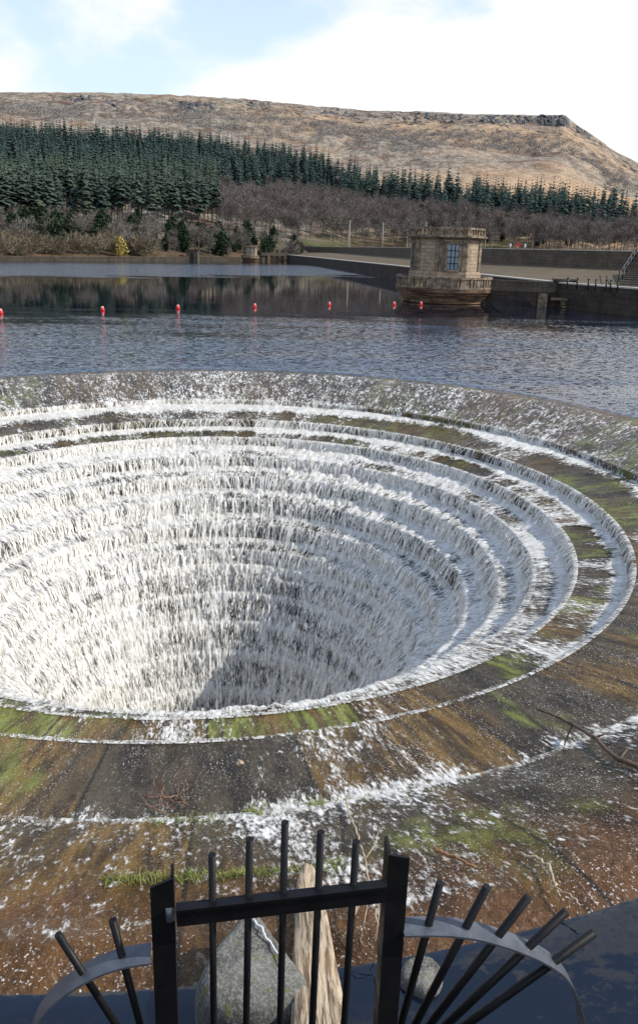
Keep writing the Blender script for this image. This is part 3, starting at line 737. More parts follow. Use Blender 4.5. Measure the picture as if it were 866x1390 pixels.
# road sign things on the dam top
p = at_dist(702, 336, 97)
sg = tag(empty('warning_sign', (p.x, p.y, 4.97)), 'tiny red triangular sign standing on the dam wall', 'sign')
b = MB(); b.add([(-.3, -.03, .1), (.3, -.03, .1), (0, -.03, .66), (-.3, .03, .1), (.3, .03, .1), (0, .03, .66)], [(0, 1, 2), (5, 4, 3), (0, 3, 4, 1), (1, 4, 5, 2), (2, 5, 3, 0)]); b.build('plate', M['red'], sg)
b = MB(); b.tube([(0, 0, 0), (0, 0, .12)], .06, 6); b.build('foot', M['white'], sg)
for (px, lab) in ((692, 'small white marker post left of the red sign on the dam wall'), (712, 'small white marker post right of the red sign on the dam wall')):
    p = at_dist(px, 336, 96); o = tag(empty('marker_post', (p.x, p.y, 4.97)), lab, 'post')
    b = MB(); b.tube([(0, 0, 0), (0, 0, .38)], [.11, .08], 7); b.build('shaft', M['white'], o)
    b = MB(); b.tube([(0, 0, .382), (0, 0, .47)], .1, 7); b.build('cap', M['coping'], o)

# buoys
bspots = [(2, 426), (140, 422), (242, 419.5), (346, 417.5), (447, 415), (535, 414.5), (571, 414.5)]
names = ['red buoy half cut off at the left edge of the picture', 'red buoy second from the left in the line across the water', 'red buoy third from the left in the line across the water',
         'red buoy fourth from the left, midway along the line', 'red buoy next to the last gap before the tower', 'red buoy at the left foot of the stone tower', 'red buoy in front of the round tower base']
for i, (px, py) in enumerate(bspots):
    p = on_z(px, py, 0)
    if i == 0:
        bu = empty('buoy', p)
        b = MB(); b.lathe([(0, -.3), (.2, -.25), (.27, -.05), (.27, .28), (.20, .34)], 16, smooth=True); b.build('float', M['red'], bu)
        b = MB(); b.lathe([(.20, .341), (.22, .36), (.20, .50), (.12, .58), (0, .60)], 16, smooth=True); b.build('cap', plain('faded red plastic', (.75, .20, .17), (.78, .42, .38), 5, .4, .05), bu)
        b = MB(); b.lathe([(.271, .08), (.30, .10), (.30, .16), (.271, .18)], 16, smooth=True); b.build('collar', M['red'], bu)
        o = bu
    else: o = copy_tree(bu)
    o.location = p; o.scale = (.46, .46, .50); o.rotation_euler = (random.uniform(-.12, .12), random.uniform(-.12, .12), 0)
    tag(o, names[i], 'buoy', 'red marker buoys')

# telegraph poles and cable behind the dam
pl = []
for i, (px, dd, top) in enumerate([(474, 255, 299), (519, 270, 302), (577, 285, 301)]):
    p = at_dist(px, 325, dd); zg = zt(p.x, p.y); h = at_dist(px, top, dd).z-zg
    o = tag(empty('telegraph_pole', (p.x, p.y, zg)), ['thin grey telegraph pole, leftmost of three behind the dam', 'thin grey telegraph pole, middle one of three behind the dam', 'thin grey telegraph pole just left of the stone tower roof'][i], 'pole', 'telegraph poles behind the dam')
    b = MB(); b.tube([(0, 0, -1), (0, 0, h)], [.24, .17], 7); b.build('shaft', M['pole'], o)
    b = MB(); b.box((0, 0, h-.5), (1.7, .16, .16)); b.build('crossarm', M['pole'], o)
    pl.append(Vector((p.x, p.y, zg+h-.4)))
b = MB(); pts = []
for a, c in zip(pl[:-1], pl[1:]):
    pts += [a.lerp(c, k/8)-Vector((0, 0, 4*.7*(k/8)*(1-k/8))) for k in range(9)]
b.tube(pts, .035, 5); tag(b.build('overhead_cable', M['iron']), 'thin overhead cable slung between the telegraph poles', 'cable')

# low jetty bridge beside the far tower and outlet on the far bank
fj = tag(empty('pier_bridge', (0, 0, 0)), 'dark low bridge on stone piers beside the small far tower', 'bridge')
p0 = Vector((ft.x+2.6, ft.y+1.0, 0)); p1 = Vector((-12.6, 260, 0))
b = MB(); b.bar((p0.x, p0.y, 2.1), (p1.x, p1.y, 2.1), 1.6, .9); b.build('deck', M['wall'], fj)
b = MB()
for k in range(5):
    q = p0.lerp(p1, (k+.3)/5); b.box((q.x, q.y, 1.3), (.7, 1.2, 4.4), .1)
b.build('pier', M['wall'], fj)
of = on_z(262, 353, 0); of = of*((np.interp(math.atan2(of.x, of.y), DSA, DSV)-2.5)/of.length); fo = tag(empty('outlet_house', (of.x, of.y, 0)), 'little dark stone outlet house low on the far bank', 'building')
b = MB(); b.box((0, 0, 1.0), (3.2, 2.4, 3.6)); b.build('wall', M['wave'], fo); b = MB(); b.box((0, 0, 2.86), (3.8, 2.8, .2)); b.build('roof', M['wall'], fo)
b = MB(); b.box((0, -1.22, 1.1), (.9, .06, 1.9)); b.build('door', M['iron'], fo)
sw = np.array([(math.sin(a)*(np.interp(a, DSA, DSV)-1.2), math.cos(a)*(np.interp(a, DSA, DSV)-1.2)) for a in np.linspace(-.62, -.075, 30)])
fw = tag(empty('bank_wall', (0, 0, 0)), 'low dark stone wall edging the far bank at the waterline', 'wall')
poly_wall('wall', sw, -1, .85, .6, M['wall'], fw, M['wave'], .1, .12)

# ------------------------------------------------------------------ TREES
def conifer_np(h, r, tiers, per, rs, bare=.08):
    V, Fc = [], []
    for k in range(tiers):
        f = (k+.5)/tiers; z = h*(bare+(1-bare)*f)+rs.normal(0, .012)*h
        R = r*(1-f)**.85*(.85+.3*rs.random())+.12
        m = max(3, int(per*(1-.55*f)))
        for q in range(m):
            a = 2*math.pi*(q+rs.random()*.9)/m+k*1.3; rr = R*rs.uniform(.65, 1.12); dr = -rr*rs.uniform(.15, .55)
            w = rr*rs.uniform(.28, .45)+.12; ca, sa = math.cos(a), math.sin(a)
            b = len(V); V += [(0, 0, z+.35), (ca*rr*.62-sa*w, sa*rr*.62+ca*w, z+dr*.55), (ca*rr, sa*rr, z+dr+rs.normal(0, .15)), (ca*rr*.62+sa*w, sa*rr*.62-ca*w, z+dr*.55)]
            Fc.append((b, b+1, b+2, b+3))
    b = len(V); V += [(.16, 0, h*.9), (-.1, .13, h*.9), (-.1, -.13, h*.9), (0, 0, h*1.03)]; Fc += [(b, b+1, b+3, b+3), (b+1, b+2, b+3, b+3), (b+2, b, b+3, b+3)]
    nl = len(Fc)
    for k in range(5):
        a0, a1 = 2*math.pi*k/5, 2*math.pi*(k+1)/5; b = len(V); r0 = .012*h+.06
        V += [(r0*math.cos(a0), r0*math.sin(a0), -1.5), (r0*math.cos(a1), r0*math.sin(a1), -1.5), (.3*r0*math.cos(a1), .3*r0*math.sin(a1), h*.8), (.3*r0*math.cos(a0), .3*r0*math.sin(a0), h*.8)]
        Fc.append((b, b+1, b+2, b+3))
    return np.array(V), np.array(Fc), np.array([0]*nl+[1]*5)
def fixmesh(name, V, Fc, mats, midx):
    me = bpy.data.meshes.new(name); me.from_pydata(V.tolist(), [], [tuple(dict.fromkeys(f)) for f in Fc.tolist()])
    for m in mats: me.materials.append(m)
    me.polygons.foreach_set('material_index', np.asarray(midx, np.int32)); me.update(); return me
def bare_np(h, r, ntw, rs, low=.28, trunk=True, tw=.07, tl=1.2):
    V, Fc, mi = [], [], []
    def limb(a, b, r0, r1):
        a = np.array(a); b = np.array(b); o = len(V)
        for p, q in ((a, r0), (b, r1)):
            for k in range(4): V.append((p[0]+q*math.cos(k*math.pi/2), p[1]+q*math.sin(k*math.pi/2), p[2]))
        for k in range(4): Fc.append((o+k, o+(k+1) % 4, o+4+(k+1) % 4, o+4+k)); mi.append(1)
    if trunk:
        limb((0, 0, -1.2), (0, 0, h*.55), .018*h+.05, .010*h+.03); limb((0, 0, h*.55), (rs.normal(0, .3), rs.normal(0, .3), h*.92), .010*h+.03, .02)
        for k in range(9):
            a = rs.uniform(0, 6.28); f = rs.uniform(.25, .7); L = r*rs.uniform(.55, .95)
            limb((0, 0, h*f), (L*math.cos(a), L*math.sin(a), min(h*.97, h*f+L*rs.uniform(.7, 1.3))), .006*h+.02, .02)
    for k in range(ntw):
        u = rs.random()**.5; a = rs.uniform(0, 6.28); e = rs.uniform(-.75, 1)
        lump = .82+.28*math.sin(a*3+h)+.15*math.sin(a*5+e*6)
        cz = h*(low+1)/2; hz = h*(1-low)/2
        ce = math.sqrt(max(0, 1-e*e)); x = u*r*ce*math.cos(a)*lump; y = u*r*ce*math.sin(a)*lump; z = cz+u*hz*e
        d = np.array([x/r+rs.normal(0, .4), y/r+rs.normal(0, .4), .55+rs.normal(0, .35)]); d /= np.linalg.norm(d)
        s = np.cross(d, rs.normal(0, 1, 3)); s /= np.linalg.norm(s)+1e-6; L = tl*rs.uniform(.6, 1.4); w = tw*rs.uniform(.6, 1.5)
        p = np.array([x, y, z]); o = len(V); V += [tuple(p-s*w), tuple(p+s*w), tuple(p+d*L+s*w*.3), tuple(p+d*L-s*w*.3)]; Fc.append((o, o+1, o+2, o+3)); mi.append(0)
    return np.array(V), np.array(Fc), np.array(mi)
def leafy_np(h, r, nl, rs, low=.0, ls=.35, tip=.0):
    V, Fc, mi = [], [], []
    for k in range(nl):
        u = rs.random()**.33; a = rs.uniform(0, 6.28); e = rs.uniform(-1, 1); ce = math.sqrt(1-e*e)
        lump = .8+.25*math.sin(a*3+h*2)+.2*math.sin(a*7+e*4); f = .5+.5*u*e
        taper = 1-tip*f
        p = np.array([u*r*ce*math.cos(a)*lump*taper, u*r*ce*math.sin(a)*lump*taper, h*low+h*(1-low)*f])
        n = rs.normal(0, 1, 3); n /= np.linalg.norm(n); s = np.cross(n, rs.normal(0, 1, 3)); s /= np.linalg.norm(s); q = np.cross(n, s); L = ls*rs.uniform(.6, 1.5)
        o = len(V); V += [tuple(p-s*L), tuple(p-q*L*.6), tuple(p+s*L), tuple(p+q*L*.6)]; Fc.append((o, o+1, o+2, o+3)); mi.append(0)
    for k in range(4):
        o = len(V); a0, a1 = k*math.pi/2, (k+1)*math.pi/2; q = .02*h+.05
        V += [(q*math.cos(a0), q*math.sin(a0), -1), (q*math.cos(a1), q*math.sin(a1), -1), (.3*q*math.cos(a1), .3*q*math.sin(a1), h*.7), (.3*q*math.cos(a0), .3*q*math.sin(a0), h*.7)]; Fc.append((o, o+1, o+2, o+3)); mi.append(1)
    return np.array(V), np.array(Fc), np.array(mi)
rs = np.random.default_rng(3)
CON = [conifer_np(18, rr, 14, 10, rs) for rr in (3.2, 3.6, 2.9, 3.9, 3.4)]
PIN = [conifer_np(18, rr, 10, 10, rs, .38) for rr in (3.4, 3.0, 3.8)]
BAR = [bare_np(10, rr, 520, rs) for rr in (3.6, 4.2, 3.2)]
BIR = [bare_np(12, rr, 420, rs, .3, True, .055, 1.3) for rr in (2.4, 2.9, 2.1)]
SHR = [bare_np(5, rr, 460, rs, .0, True, .06, 1.1) for rr in (3.0, 3.6)]
EVG = [leafy_np(8, rr, 700, rs, .02, .42, .45) for rr in (2.6, 3.2)]
YEL = [leafy_np(6, 2.4, 900, rs, .05, .22, .3)]
def meshes(prefix, protos, mats): return [fixmesh(prefix, v, f, mats, m) for v, f, m in protos]
MS = {'con': meshes('conifer', CON, [M['conifer'], M['bark']]), 'pin': meshes('pine_tree', PIN, [M['conifer2'], M['bark']]),
      'bar': meshes('bare_tree', BAR, [M['twig'], M['bark']]), 'bir': meshes('birch_tree', BIR, [M['twigp'], M['pole']]),
      'shr': meshes('willow_shrub', SHR, [M['willow'], M['bark']]), 'evg': meshes('evergreen_tree', EVG, [M['evergreen'], M['bark']]), 'yel': meshes('blossom_bush', YEL, [M['yellow'], M['bark']])}
PROTO = {'con': CON, 'pin': PIN, 'bar': BAR, 'bir': BIR, 'shr': SHR}

def sample(poly_top, poly_bot, dmin, dmax, spacing, az0=-.47, az1=.5, seed=0, jitter=.45):
    """ground points whose place on the hillside lies in the wanted band; returns list (x, y, z, dist)"""
    r2 = np.random.default_rng(seed); out = []
    d = dmin
    while d < dmax:
        n = int((az1-az0)*d/spacing)
        az = np.linspace(az0, az1, n)+r2.normal(0, jitter*spacing/d, n); dd = d+r2.normal(0, jitter*spacing, n)
        x, y = dd*np.sin(az), dd*np.cos(az); z = terrain(x, y)
        px, py = project(x, y, z)
        tp = np.interp(px, [q[0] for q in poly_top], [q[1] for q in poly_top], left=1e9, right=1e9); bt = np.interp(px, [q[0] for q in poly_bot], [q[1] for q in poly_bot], left=-1e9, right=-1e9)
        ok = (py > tp+r2.normal(0, 2.0, n)) & (py < bt+r2.normal(0, 2.5, n)) & (z > .25)
        out += list(zip(x[ok], y[ok], z[ok], dd[ok])); d += spacing*.9
    return out
def rnd(a, b): return random.uniform(a, b)
def place(kind, name, spots, label, cat, group, n_ind, smin, smax, stuff_label=None, wide=(.9, 1.15)):
    spots = sorted(spots, key=lambda q: q[3])
    inview = [q for q in spots]
    for (x, y, z, d) in inview[:n_ind]:
        o = link(name, random.choice(MS[kind]), None, (x, y, z-.2)); s = rnd(smin, smax); w = s*rnd(*wide)
        o.scale = (w, w, s); o.rotation_euler = (rnd(-.03, .03), rnd(-.03, .03), rnd(0, 6.28)); tag(o, label, cat, group)
    rest = inview[n_ind:]
    if rest and stuff_label:
        VS, FS, MI = [], [], []; vb = 0
        for (x, y, z, d) in rest:
            V, Fc, mi = random.choice(PROTO[kind]); s = rnd(smin, smax); w = s*rnd(*wide); a = rnd(0, 6.28); c, s_ = math.cos(a), math.sin(a)
            keep = np.arange(len(Fc))[::2] if (d > 520 and kind in ('bar', 'bir', 'shr')) else np.arange(len(Fc))
            P = np.stack([x+w*(V[:, 0]*c-V[:, 1]*s_), y+w*(V[:, 0]*s_+V[:, 1]*c), z-.2+s*V[:, 2]], -1)
            VS.append(P); FS.append(Fc[keep]+vb); MI.append(mi[keep]); vb += len(V)
        F_ = np.concatenate(FS); mats = [s for s in MS[kind][0].materials]
        F_ = F_[np.array([len(set(f)) == 4 for f in F_.tolist()])] if kind in ('con', 'pin') else F_
        mi = np.concatenate(MI)
        if kind in ('con', 'pin'):
            ok = np.array([len(set(f)) == 4 for f in np.concatenate(FS).tolist()]); mi = mi[ok]
        me = np_mesh(name.split('_')[0]+'_wood', np.concatenate(VS), F_, mats, mi)
        tag(link({'con': 'conifer_wood', 'pin': 'pine_wood', 'bir': 'birch_wood', 'bar': 'bare_wood', 'shr': 'willow_thicket'}[kind], me), stuff_label, 'wood', kind='stuff')
    print(name, len(spots), 'individual', min(n_ind, len(spots)))
# conifer plantation: left block, middle strip, right strip (image bands of the trunks' feet)
conT = [(-120, 192), (0, 194), (130, 199), (200, 203), (290, 209), (330, 221), (430, 230), (480, 247), (540, 272), (620, 281), (700, 284), (830, 297)]
conB = [(-120, 262), (0, 262), (200, 262), (300, 262), (330, 262), (430, 264), (480, 274), (540, 291), (620, 296), (700, 300), (830, 306)]
cs = sample(conT, conB, 300, 900, 7.0, seed=1, jitter=1.1)
pinT = [(-120, 258), (0, 258), (200, 258), (300, 258)]; pinB = [(-120, 316), (0, 316), (130, 314), (290, 308), (300, 300)]
pn = sample(pinT, pinB, 235, 560, 6.8, seed=2, jitter=1.1)
cs += sample([(530, 268), (620, 279), (700, 283), (830, 296), (860, 300)], [(530, 290), (620, 306), (700, 310), (830, 318), (860, 318)], 330, 900, 6.5, seed=21, jitter=1.1)
place('con', 'conifer', cs, 'dark blue green conifer packed in the plantation wood on the hillside', 'conifer', 'plantation conifers', 300, .62, 1.4, 'dense dark conifer plantation covering the upper part of the hillside wood')
place('pin', 'pine_tree', pn, 'dark green pine with bare lower trunk in the wood above the far bank', 'pine tree', 'pines above the far bank', 300, .85, 1.2, 'mass of dark pines higher up behind the front rows')
# birches between conifers and dam
birT = [(296, 268), (330, 270), (430, 272), (480, 281), (540, 297), (620, 299), (700, 303), (830, 308), (1000, 306)]
birB = [(296, 318), (430, 326), (480, 332), (560, 340), (700, 342), (1000, 345)]
bs = sample(birT, birB, 240, 640, 6.4, seed=4)
bb = [q for q in bs if rs.random() < .62]; ba = [q for q in bs if q not in bb]
place('bir', 'birch_tree', bb, 'slender leafless purple brown birch in the wood behind the dam', 'birch tree', 'bare birches behind the dam', 170, .8, 1.2, 'purple brown haze of bare birches further up the hill')
place('bar', 'bare_tree', ba, 'rounded leafless grey brown tree in the wood behind the dam', 'bare tree', 'bare trees behind the dam', 130, .7, 1.15, 'bare grey brown woodland further up the hill')
ev = [q for q in sample([(560, 292), (1000, 296)], [(560, 330), (1000, 335)], 280, 560, 11, seed=6)]
place('evg', 'evergreen_tree', ev, 'scattered dark evergreen among the bare trees behind the dam', 'evergreen tree', 'evergreens among the bare trees', 110, .8, 1.25)
# far bank strip on the left
w1 = sample([(-120, 338), (60, 337), (195, 337), (205, 338)], [(-120, 352), (60, 352), (195, 352), (205, 352)], 170, 262, 4.2, seed=7)
place('shr', 'willow_shrub', w1, 'pale tan leafless willow shrub along the far waterline', 'shrub', 'willow shrubs on the far bank', 90, .62, 1.05)
w2 = sample([(-120, 308), (100, 308), (300, 312), (430, 326)], [(-120, 342), (100, 342), (300, 350), (430, 346)], 175, 340, 5.0, seed=8)
place('evg', 'evergreen_tree', [q for i, q in enumerate(w2) if i % 2 == 0], 'dark bushy evergreen on the far bank below the pines', 'evergreen tree', 'evergreens on the far bank', 160, .4, 1.1)
place('bar', 'bare_tree', [q for i, q in enumerate(w2) if i % 2], 'leafless brown tree on the far bank below the pines', 'bare tree', 'bare trees on the far bank', 130, .38, .85)
q = at_dist(164, 350, 209); zq = zt(q.x, q.y)
o = link('blossom_bush', MS['yel'][0], None, (q.x, q.y, zq-.1)); o.scale = (.95, .95, 1.0); tag(o, 'single yellow blossoming bush among the tan willows on the far bank', 'bush')
q = at_dist(395, 335, 275); o = link('willow_tree', MS['bar'][1], None, (q.x, q.y, zt(q.x, q.y))); o.scale = (1.15, 1.15, 1.0); tag(o, 'broad rounded leafless willow standing alone above the end of the dam', 'tree')

# scrub and rocks on the upper hill
def scrub():
    r2 = np.random.default_rng(12); n = 12000
    az = r2.uniform(-.42, .42, n); d = r2.uniform(560, 1235, n); x, y = d*np.sin(az), d*np.cos(az); z = terrain(x, y); px, py = project(x, y, z)
    top = np.interp(px, [q[0] for q in conT], [q[1]-34 for q in conT])
    cl = fbm(x/75, y/75, None, 33, 4)
    rid = np.interp(px, [q[0] for q in sky_pts], [q[1] for q in sky_pts])
    want = np.where(px < 430, .62*np.clip((py-rid-9)/14, 0, 1), np.clip(1-np.abs(py-rid-34-(px-430)*.02)/26, 0, 1))
    ok = (py < top) & (py > rid+5) & (cl > .66-.40*want) & (r2.random(n) < .12+.9*want)
    VS, FS = [], []; vb = 0
    for X_, Y_, Z_ in zip(x[ok], y[ok], z[ok]):
        m = 46; s = r2.uniform(3.0, 6.4); u = r2.random(m)**.4; a = r2.uniform(0, 6.28, m); e = r2.uniform(-.2, 1, m); ce = np.sqrt(1-e*e)
        P = np.stack([u*s*ce*np.cos(a)*1.25, u*s*ce*np.sin(a)*1.25, u*s*e*1.0+.2], -1)+np.array([X_, Y_, Z_])
        q1 = r2.normal(0, 1, (m, 3)); q1 /= np.linalg.norm(q1, axis=1)[:, None]; q2 = np.cross(q1, r2.normal(0, 1, (m, 3))); q2 /= np.linalg.norm(q2, axis=1)[:, None]
        L = r2.uniform(.4, 1.0, (m, 1)); W_ = np.stack([P-q1*L, P-q2*L*.5, P+q1*L, P+q2*L*.5], 1)
        VS.append(W_.reshape(-1, 3)); FS.append(np.arange(m*4).reshape(m, 4)+vb); vb += m*4
    print('scrub', int(ok.sum()))
    me = np_mesh('scrub', np.concatenate(VS), np.concatenate(FS), M['scrub'])
    tag(link('scrub', me), 'grey leafless scrub clothing the moor side below the crags', 'scrub', kind='stuff')
scrub()
t = NT('gritstone'); v = t.coord('Object'); a = t.noise(v, .5, 5, .7); b = t.noise(t.mapping(v, (1, 1, .25)), .6, 4)
M['grit'] = t.done(t.bsdf(t.mix(t.maprange(a, .35, .65), (.035, .035, .04), (.13, .125, .12)), .9, t.bump(b, .8, 1), .2))
def crag(px0, px1, rel, thick, hgt, label, dens=.5):
    """one rock face: a connected sheet broken into blocks, its lows sunk in the hillside"""
    sd = int(px0); nx = int((px1-px0)*2.2)+6; ny = 13; V = np.zeros((nx, ny, 3))
    for i in range(nx):
        px = px0+(px1-px0)*i/(nx-1); ry = np.interp(px, [q[0] for q in sky_pts], [q[1] for q in sky_pts])
        dm = ray(px, ry+rel); zcol = zz_all(math.atan2(dm.x, dm.y)); e = np.maximum.accumulate((zcol-CAMH)/DSC)
        for j in range(ny):
            py = ry+rel+thick*(1-j/(ny-1)); d0 = ray(px, py); az = math.atan2(d0.x, d0.y); el = d0.z/math.hypot(d0.x, d0.y)
            d = float(np.interp(el, e, DSC)); V[i, j] = (d*math.sin(az), d*math.cos(az), 0)
    V[:, :, 2] = terrain(V[:, :, 0], V[:, :, 1])
    u = np.linspace(px0, px1, nx)[:, None]+0*V[:, :, 0]; w = V[:, :, 2]
    blk = vnoise(u*.20, w*.16, None, sd, )*.5+_hash(np.floor(u*.30+w*.03).astype(np.int64), np.floor(w*.22+u*.05).astype(np.int64), np.int64(0), sd)*.5
    ii = np.linspace(0, 1, nx)[:, None]; jj = np.linspace(0, 1, ny)[None, :]
    env = np.minimum(1, np.minimum(ii, 1-ii)*8)*np.minimum(1, np.minimum(jj+.08, (1-jj)*1.0+.45)*3)
    hh = np.clip((blk-(1-dens))*2.2, -.35, 1)*hgt*env-.8
    az = np.arctan2(V[:, :, 0], V[:, :, 1])
    V[:, :, 0] -= np.sin(az)*hh*1.0; V[:, :, 1] -= np.cos(az)*hh*1.0; V[:, :, 2] += hh*.12
    i, k = np.meshgrid(np.arange(nx-1), np.arange(ny-1), indexing='ij')
    ctr = V.reshape(-1, 3).mean(0)
    me = np_mesh('rock_crag', V.reshape(-1, 3)-ctr, np.stack([i*ny+k, (i+1)*ny+k, (i+1)*ny+k+1, i*ny+k+1], -1).reshape(-1, 4), M['grit'])
    tag(link('rock_crag', me, None, Vector(ctr)), label, 'crag')
DSC = np.linspace(700, DRIDGE-2, 240)
def zz_all(az): return terrain(DSC*math.sin(az), DSC*math.cos(az))
crag(728, 774, 1.5, 13, 9, 'dark gritstone crag at the jutting right end of the ridge', .78)
crag(636, 728, 2, 11, 7, 'long dark gritstone edge just left of the ridge end', .62)
crag(520, 636, 2, 13, 7, 'broken dark rock band below the middle of the ridge', .5)
crag(430, 505, 2, 12, 6, 'few dark rocks just under the skyline left of centre', .45)
crag(240, 294, 8, 14, 6, 'cluster of dark rocks below the left part of the skyline', .6)
crag(333, 368, 1, 10, 6, 'small dark rock patch on the skyline above the wood', .5)
crag(92, 126, 4, 9, 5, 'dark rocks near the far left of the ridge', .55)
crag(144, 161, 9, 11, 5, 'small dark rock knot under the left skyline', .6)
crag(776, 808, 2, 11, 6, 'tumbled dark boulders down the falling right end of the ridge', .5)

# ------------------------------------------------------------------ FOREGROUND: fence, pier, driftwood
PL, PR = Vector((-.537, 2.331, 0)), Vector((.348, 2.455, 0))      # the two gate posts
gd = (PR-PL).normalized(); gn = Vector((gd.y, -gd.x, 0))          # gn points towards the viewer
def gpt(px, py, off=0.0):
    """point on the gate's upright plane"""
    d = ray(px, py); o = Vector((0, 0, CAMH)); p0 = PL+gn*off
    tt = (p0-o).dot(gn)/d.dot(gn); return o+d*tt
gate = tag(empty('railing_gate', (PL.x, PL.y, .35)), 'black steel gate of five stepped round bars between two angle posts', 'gate')
inv = Vector((-PL.x, -PL.y, -.35))
def child(mb, name, mat, root_loc, root):
    mb.v = [tuple(Vector(q)-root_loc) for q in mb.v]; return mb.build(name, mat, root)
RL = Vector((PL.x, PL.y, .35))
ZB = .36
for side, (xa, xb, ytop) in enumerate(((203.5, 236, 1196), (527, 556, 1163))):
    a = gpt(xa, ytop); b_ = gpt(xb, ytop); mid = (a+b_)/2; w = (b_-a).length; zt_ = mid.z
    mb = MB(); ex = gd*(w/2)
    th_ = .012
    # broad flange faces the viewer, its head cut on the slant; the second flange runs back from one edge
    sl = (.035, -.0) if side == 0 else (.012, -.012)
    q = [mid-ex, mid+ex]
    zl, zr_ = (zt_-.03, zt_+.008) if side == 0 else (zt_+.012, zt_-.012)
    vs = []
    for off in (0, -th_):
        for p, z1 in zip(q, (zl, zr_)):
            vs += [Vector((p.x, p.y, ZB))+gn*off, Vector((p.x, p.y, z1))+gn*off]
    mb.add(vs, [(0, 2, 3, 1), (4, 5, 7, 6), (1, 3, 7, 5), (0, 1, 5, 4), (2, 6, 7, 3), (0, 4, 6, 2)])
    e = (q[1] if side == 0 else q[0]); e2 = e-gn*(.075 if side else .05)
    zt2 = zt_+(.028 if side == 0 else .035); e1 = e-gn*(th_+.001)
    dx = gd*(.012 if side else -.012)
    vs = []
    for p in (e1, e2):
        for z1 in (ZB, (zr_ if side == 0 else zl) if p is e1 else zt2):
            vs += [Vector((p.x, p.y, z1)), Vector((p.x, p.y, z1))+dx]
    mb.add(vs, [(0, 1, 3, 2), (4, 6, 7, 5), (2, 3, 7, 6), (0, 4, 5, 1), (0, 2, 6, 4), (1, 5, 7, 3)])
    child(mb, 'post', M['black'], RL, gate)
# top rail (in front) and bottom rail
a = gpt(234, 1240, .0); b_ = gpt(529, 1207, .0)
hgt = (gpt(236, 1227)-gpt(236, 1251)).length
mb = MB(); ra = gpt(240, 1239.5); rb = gpt(523, 1205)
rb2 = gpt(523, 1207)
mb.bar(ra+gn*.018, rb2+gn*.018, .012, hgt); mb.bar(ra+gn*.012+Vector((0, 0, hgt/2-.006)), rb2+gn*.012+Vector((0, 0, hgt/2-.006)), .04, .012)
child(mb, 'top_rail', M['black'], RL, gate)
mb = MB(); za = .62
mb.bar(PL+gn*.0+gd*.05+Vector((0, 0, za)), PR-gd*.05+Vector((0, 0, za)), .012, .06); child(mb, 'bottom_rail', M['black'], RL, gate)
mb = MB(); hp = gpt(231, 1240)
mb.tube([hp+Vector((0, 0, -.028))+gn*.0, hp+Vector((0, 0, .026))], .017, 10); child(mb, 'hinge', M['band'], RL, gate)
for (x1, y1, x2) in ((288, 1160, 289.5), (339, 1139, 336), (387, 1116, 382.5), (435.5, 1129, 428), (483.5, 1142, 473)):
    p1 = gpt(x1, y1, -.005); p2 = gpt(x2, 1300, -.005); dn = (p2-p1).normalized(); L = (p1.z-.65)/-dn.z
    mb = MB(); wpx = 10.2; rad = .5*(gpt(x1+wpx/2, y1)-gpt(x1-wpx/2, y1)).length
    e_ = p1+dn*L
    mb.tube([p1, p1+dn*L], rad, 14); ob = child(mb, 'bar', M['black'], RL, gate)
def fan(root_name, label, bars, arcpts, side):
    rt = tag(empty(root_name, ((PL if side < 0 else PR)+Vector((0, 0, .9)))), label, 'fan guard'); rl = Vector(rt.location)
    ctr = gpt(522, 1470, -.03) if side > 0 else gpt(214, 1478, -.03)
    # curved flat band, its broad face turned up
    for _ in range(3): arcpts = [arcpts[0]]+[q for a_, b_ in zip(arcpts, arcpts[1:]) for q in ((a_[0]*.75+b_[0]*.25, a_[1]*.75+b_[1]*.25), (a_[0]*.25+b_[0]*.75, a_[1]*.25+b_[1]*.75))]+[arcpts[-1]]
    mb = MB(); P = [gpt(x, y, -.03) for x, y in arcpts]; wd = .055
    vs = []
    for p in P:
        out = (p-ctr).normalized()
        for o1, o2 in ((-wd, 0), (wd*.7, 0), (wd*.7, -.009), (-wd, -.009)): vs.append(p-gn*o1+out*o2)
    n = len(P)
    fs = [(i*4+q, i*4+(q+1) % 4, (i+1)*4+(q+1) % 4, (i+1)*4+q) for i in range(n-1) for q in range(4)]+[(3, 2, 1, 0), tuple((n-1)*4+q for q in range(4))]
    mb.add(vs, fs); child(mb, 'arc_band', M['band'], rl, rt)
    for (x, y) in bars:
        p1 = gpt(x, y, -.03); dn = (ctr-p1).normalized(); L = (ctr-p1).length*.86
        mb = MB(); rad = .5*(gpt(x+5.4, y)-gpt(x-5.4, y)).length
        mb.tube([p1, p1+dn*L], rad, 14); child(mb, 'bar', M['black'], rl, rt)
arcR = [(545, 1255), (575, 1254), (610, 1255), (645, 1260), (684, 1271), (719, 1285), (744, 1298), (762, 1312), (778, 1336), (788, 1370), (795, 1420)]
arcL = [(205, 1291), (180, 1294), (155, 1300), (125, 1312), (95, 1330), (68, 1352), (48, 1380), (35, 1420)]
fan('fan_guard', 'black fan of radiating bars on a curved grey band right of the gate', [(597, 1198), (661, 1203), (717, 1217), (768, 1237), (806, 1266)], arcR, 1)
fan('fan_guard', 'black fan of radiating bars on a curved band left of the gate', [(153, 1249), (79, 1268), (18, 1300), (196, 1245)][:2], arcL, -1)

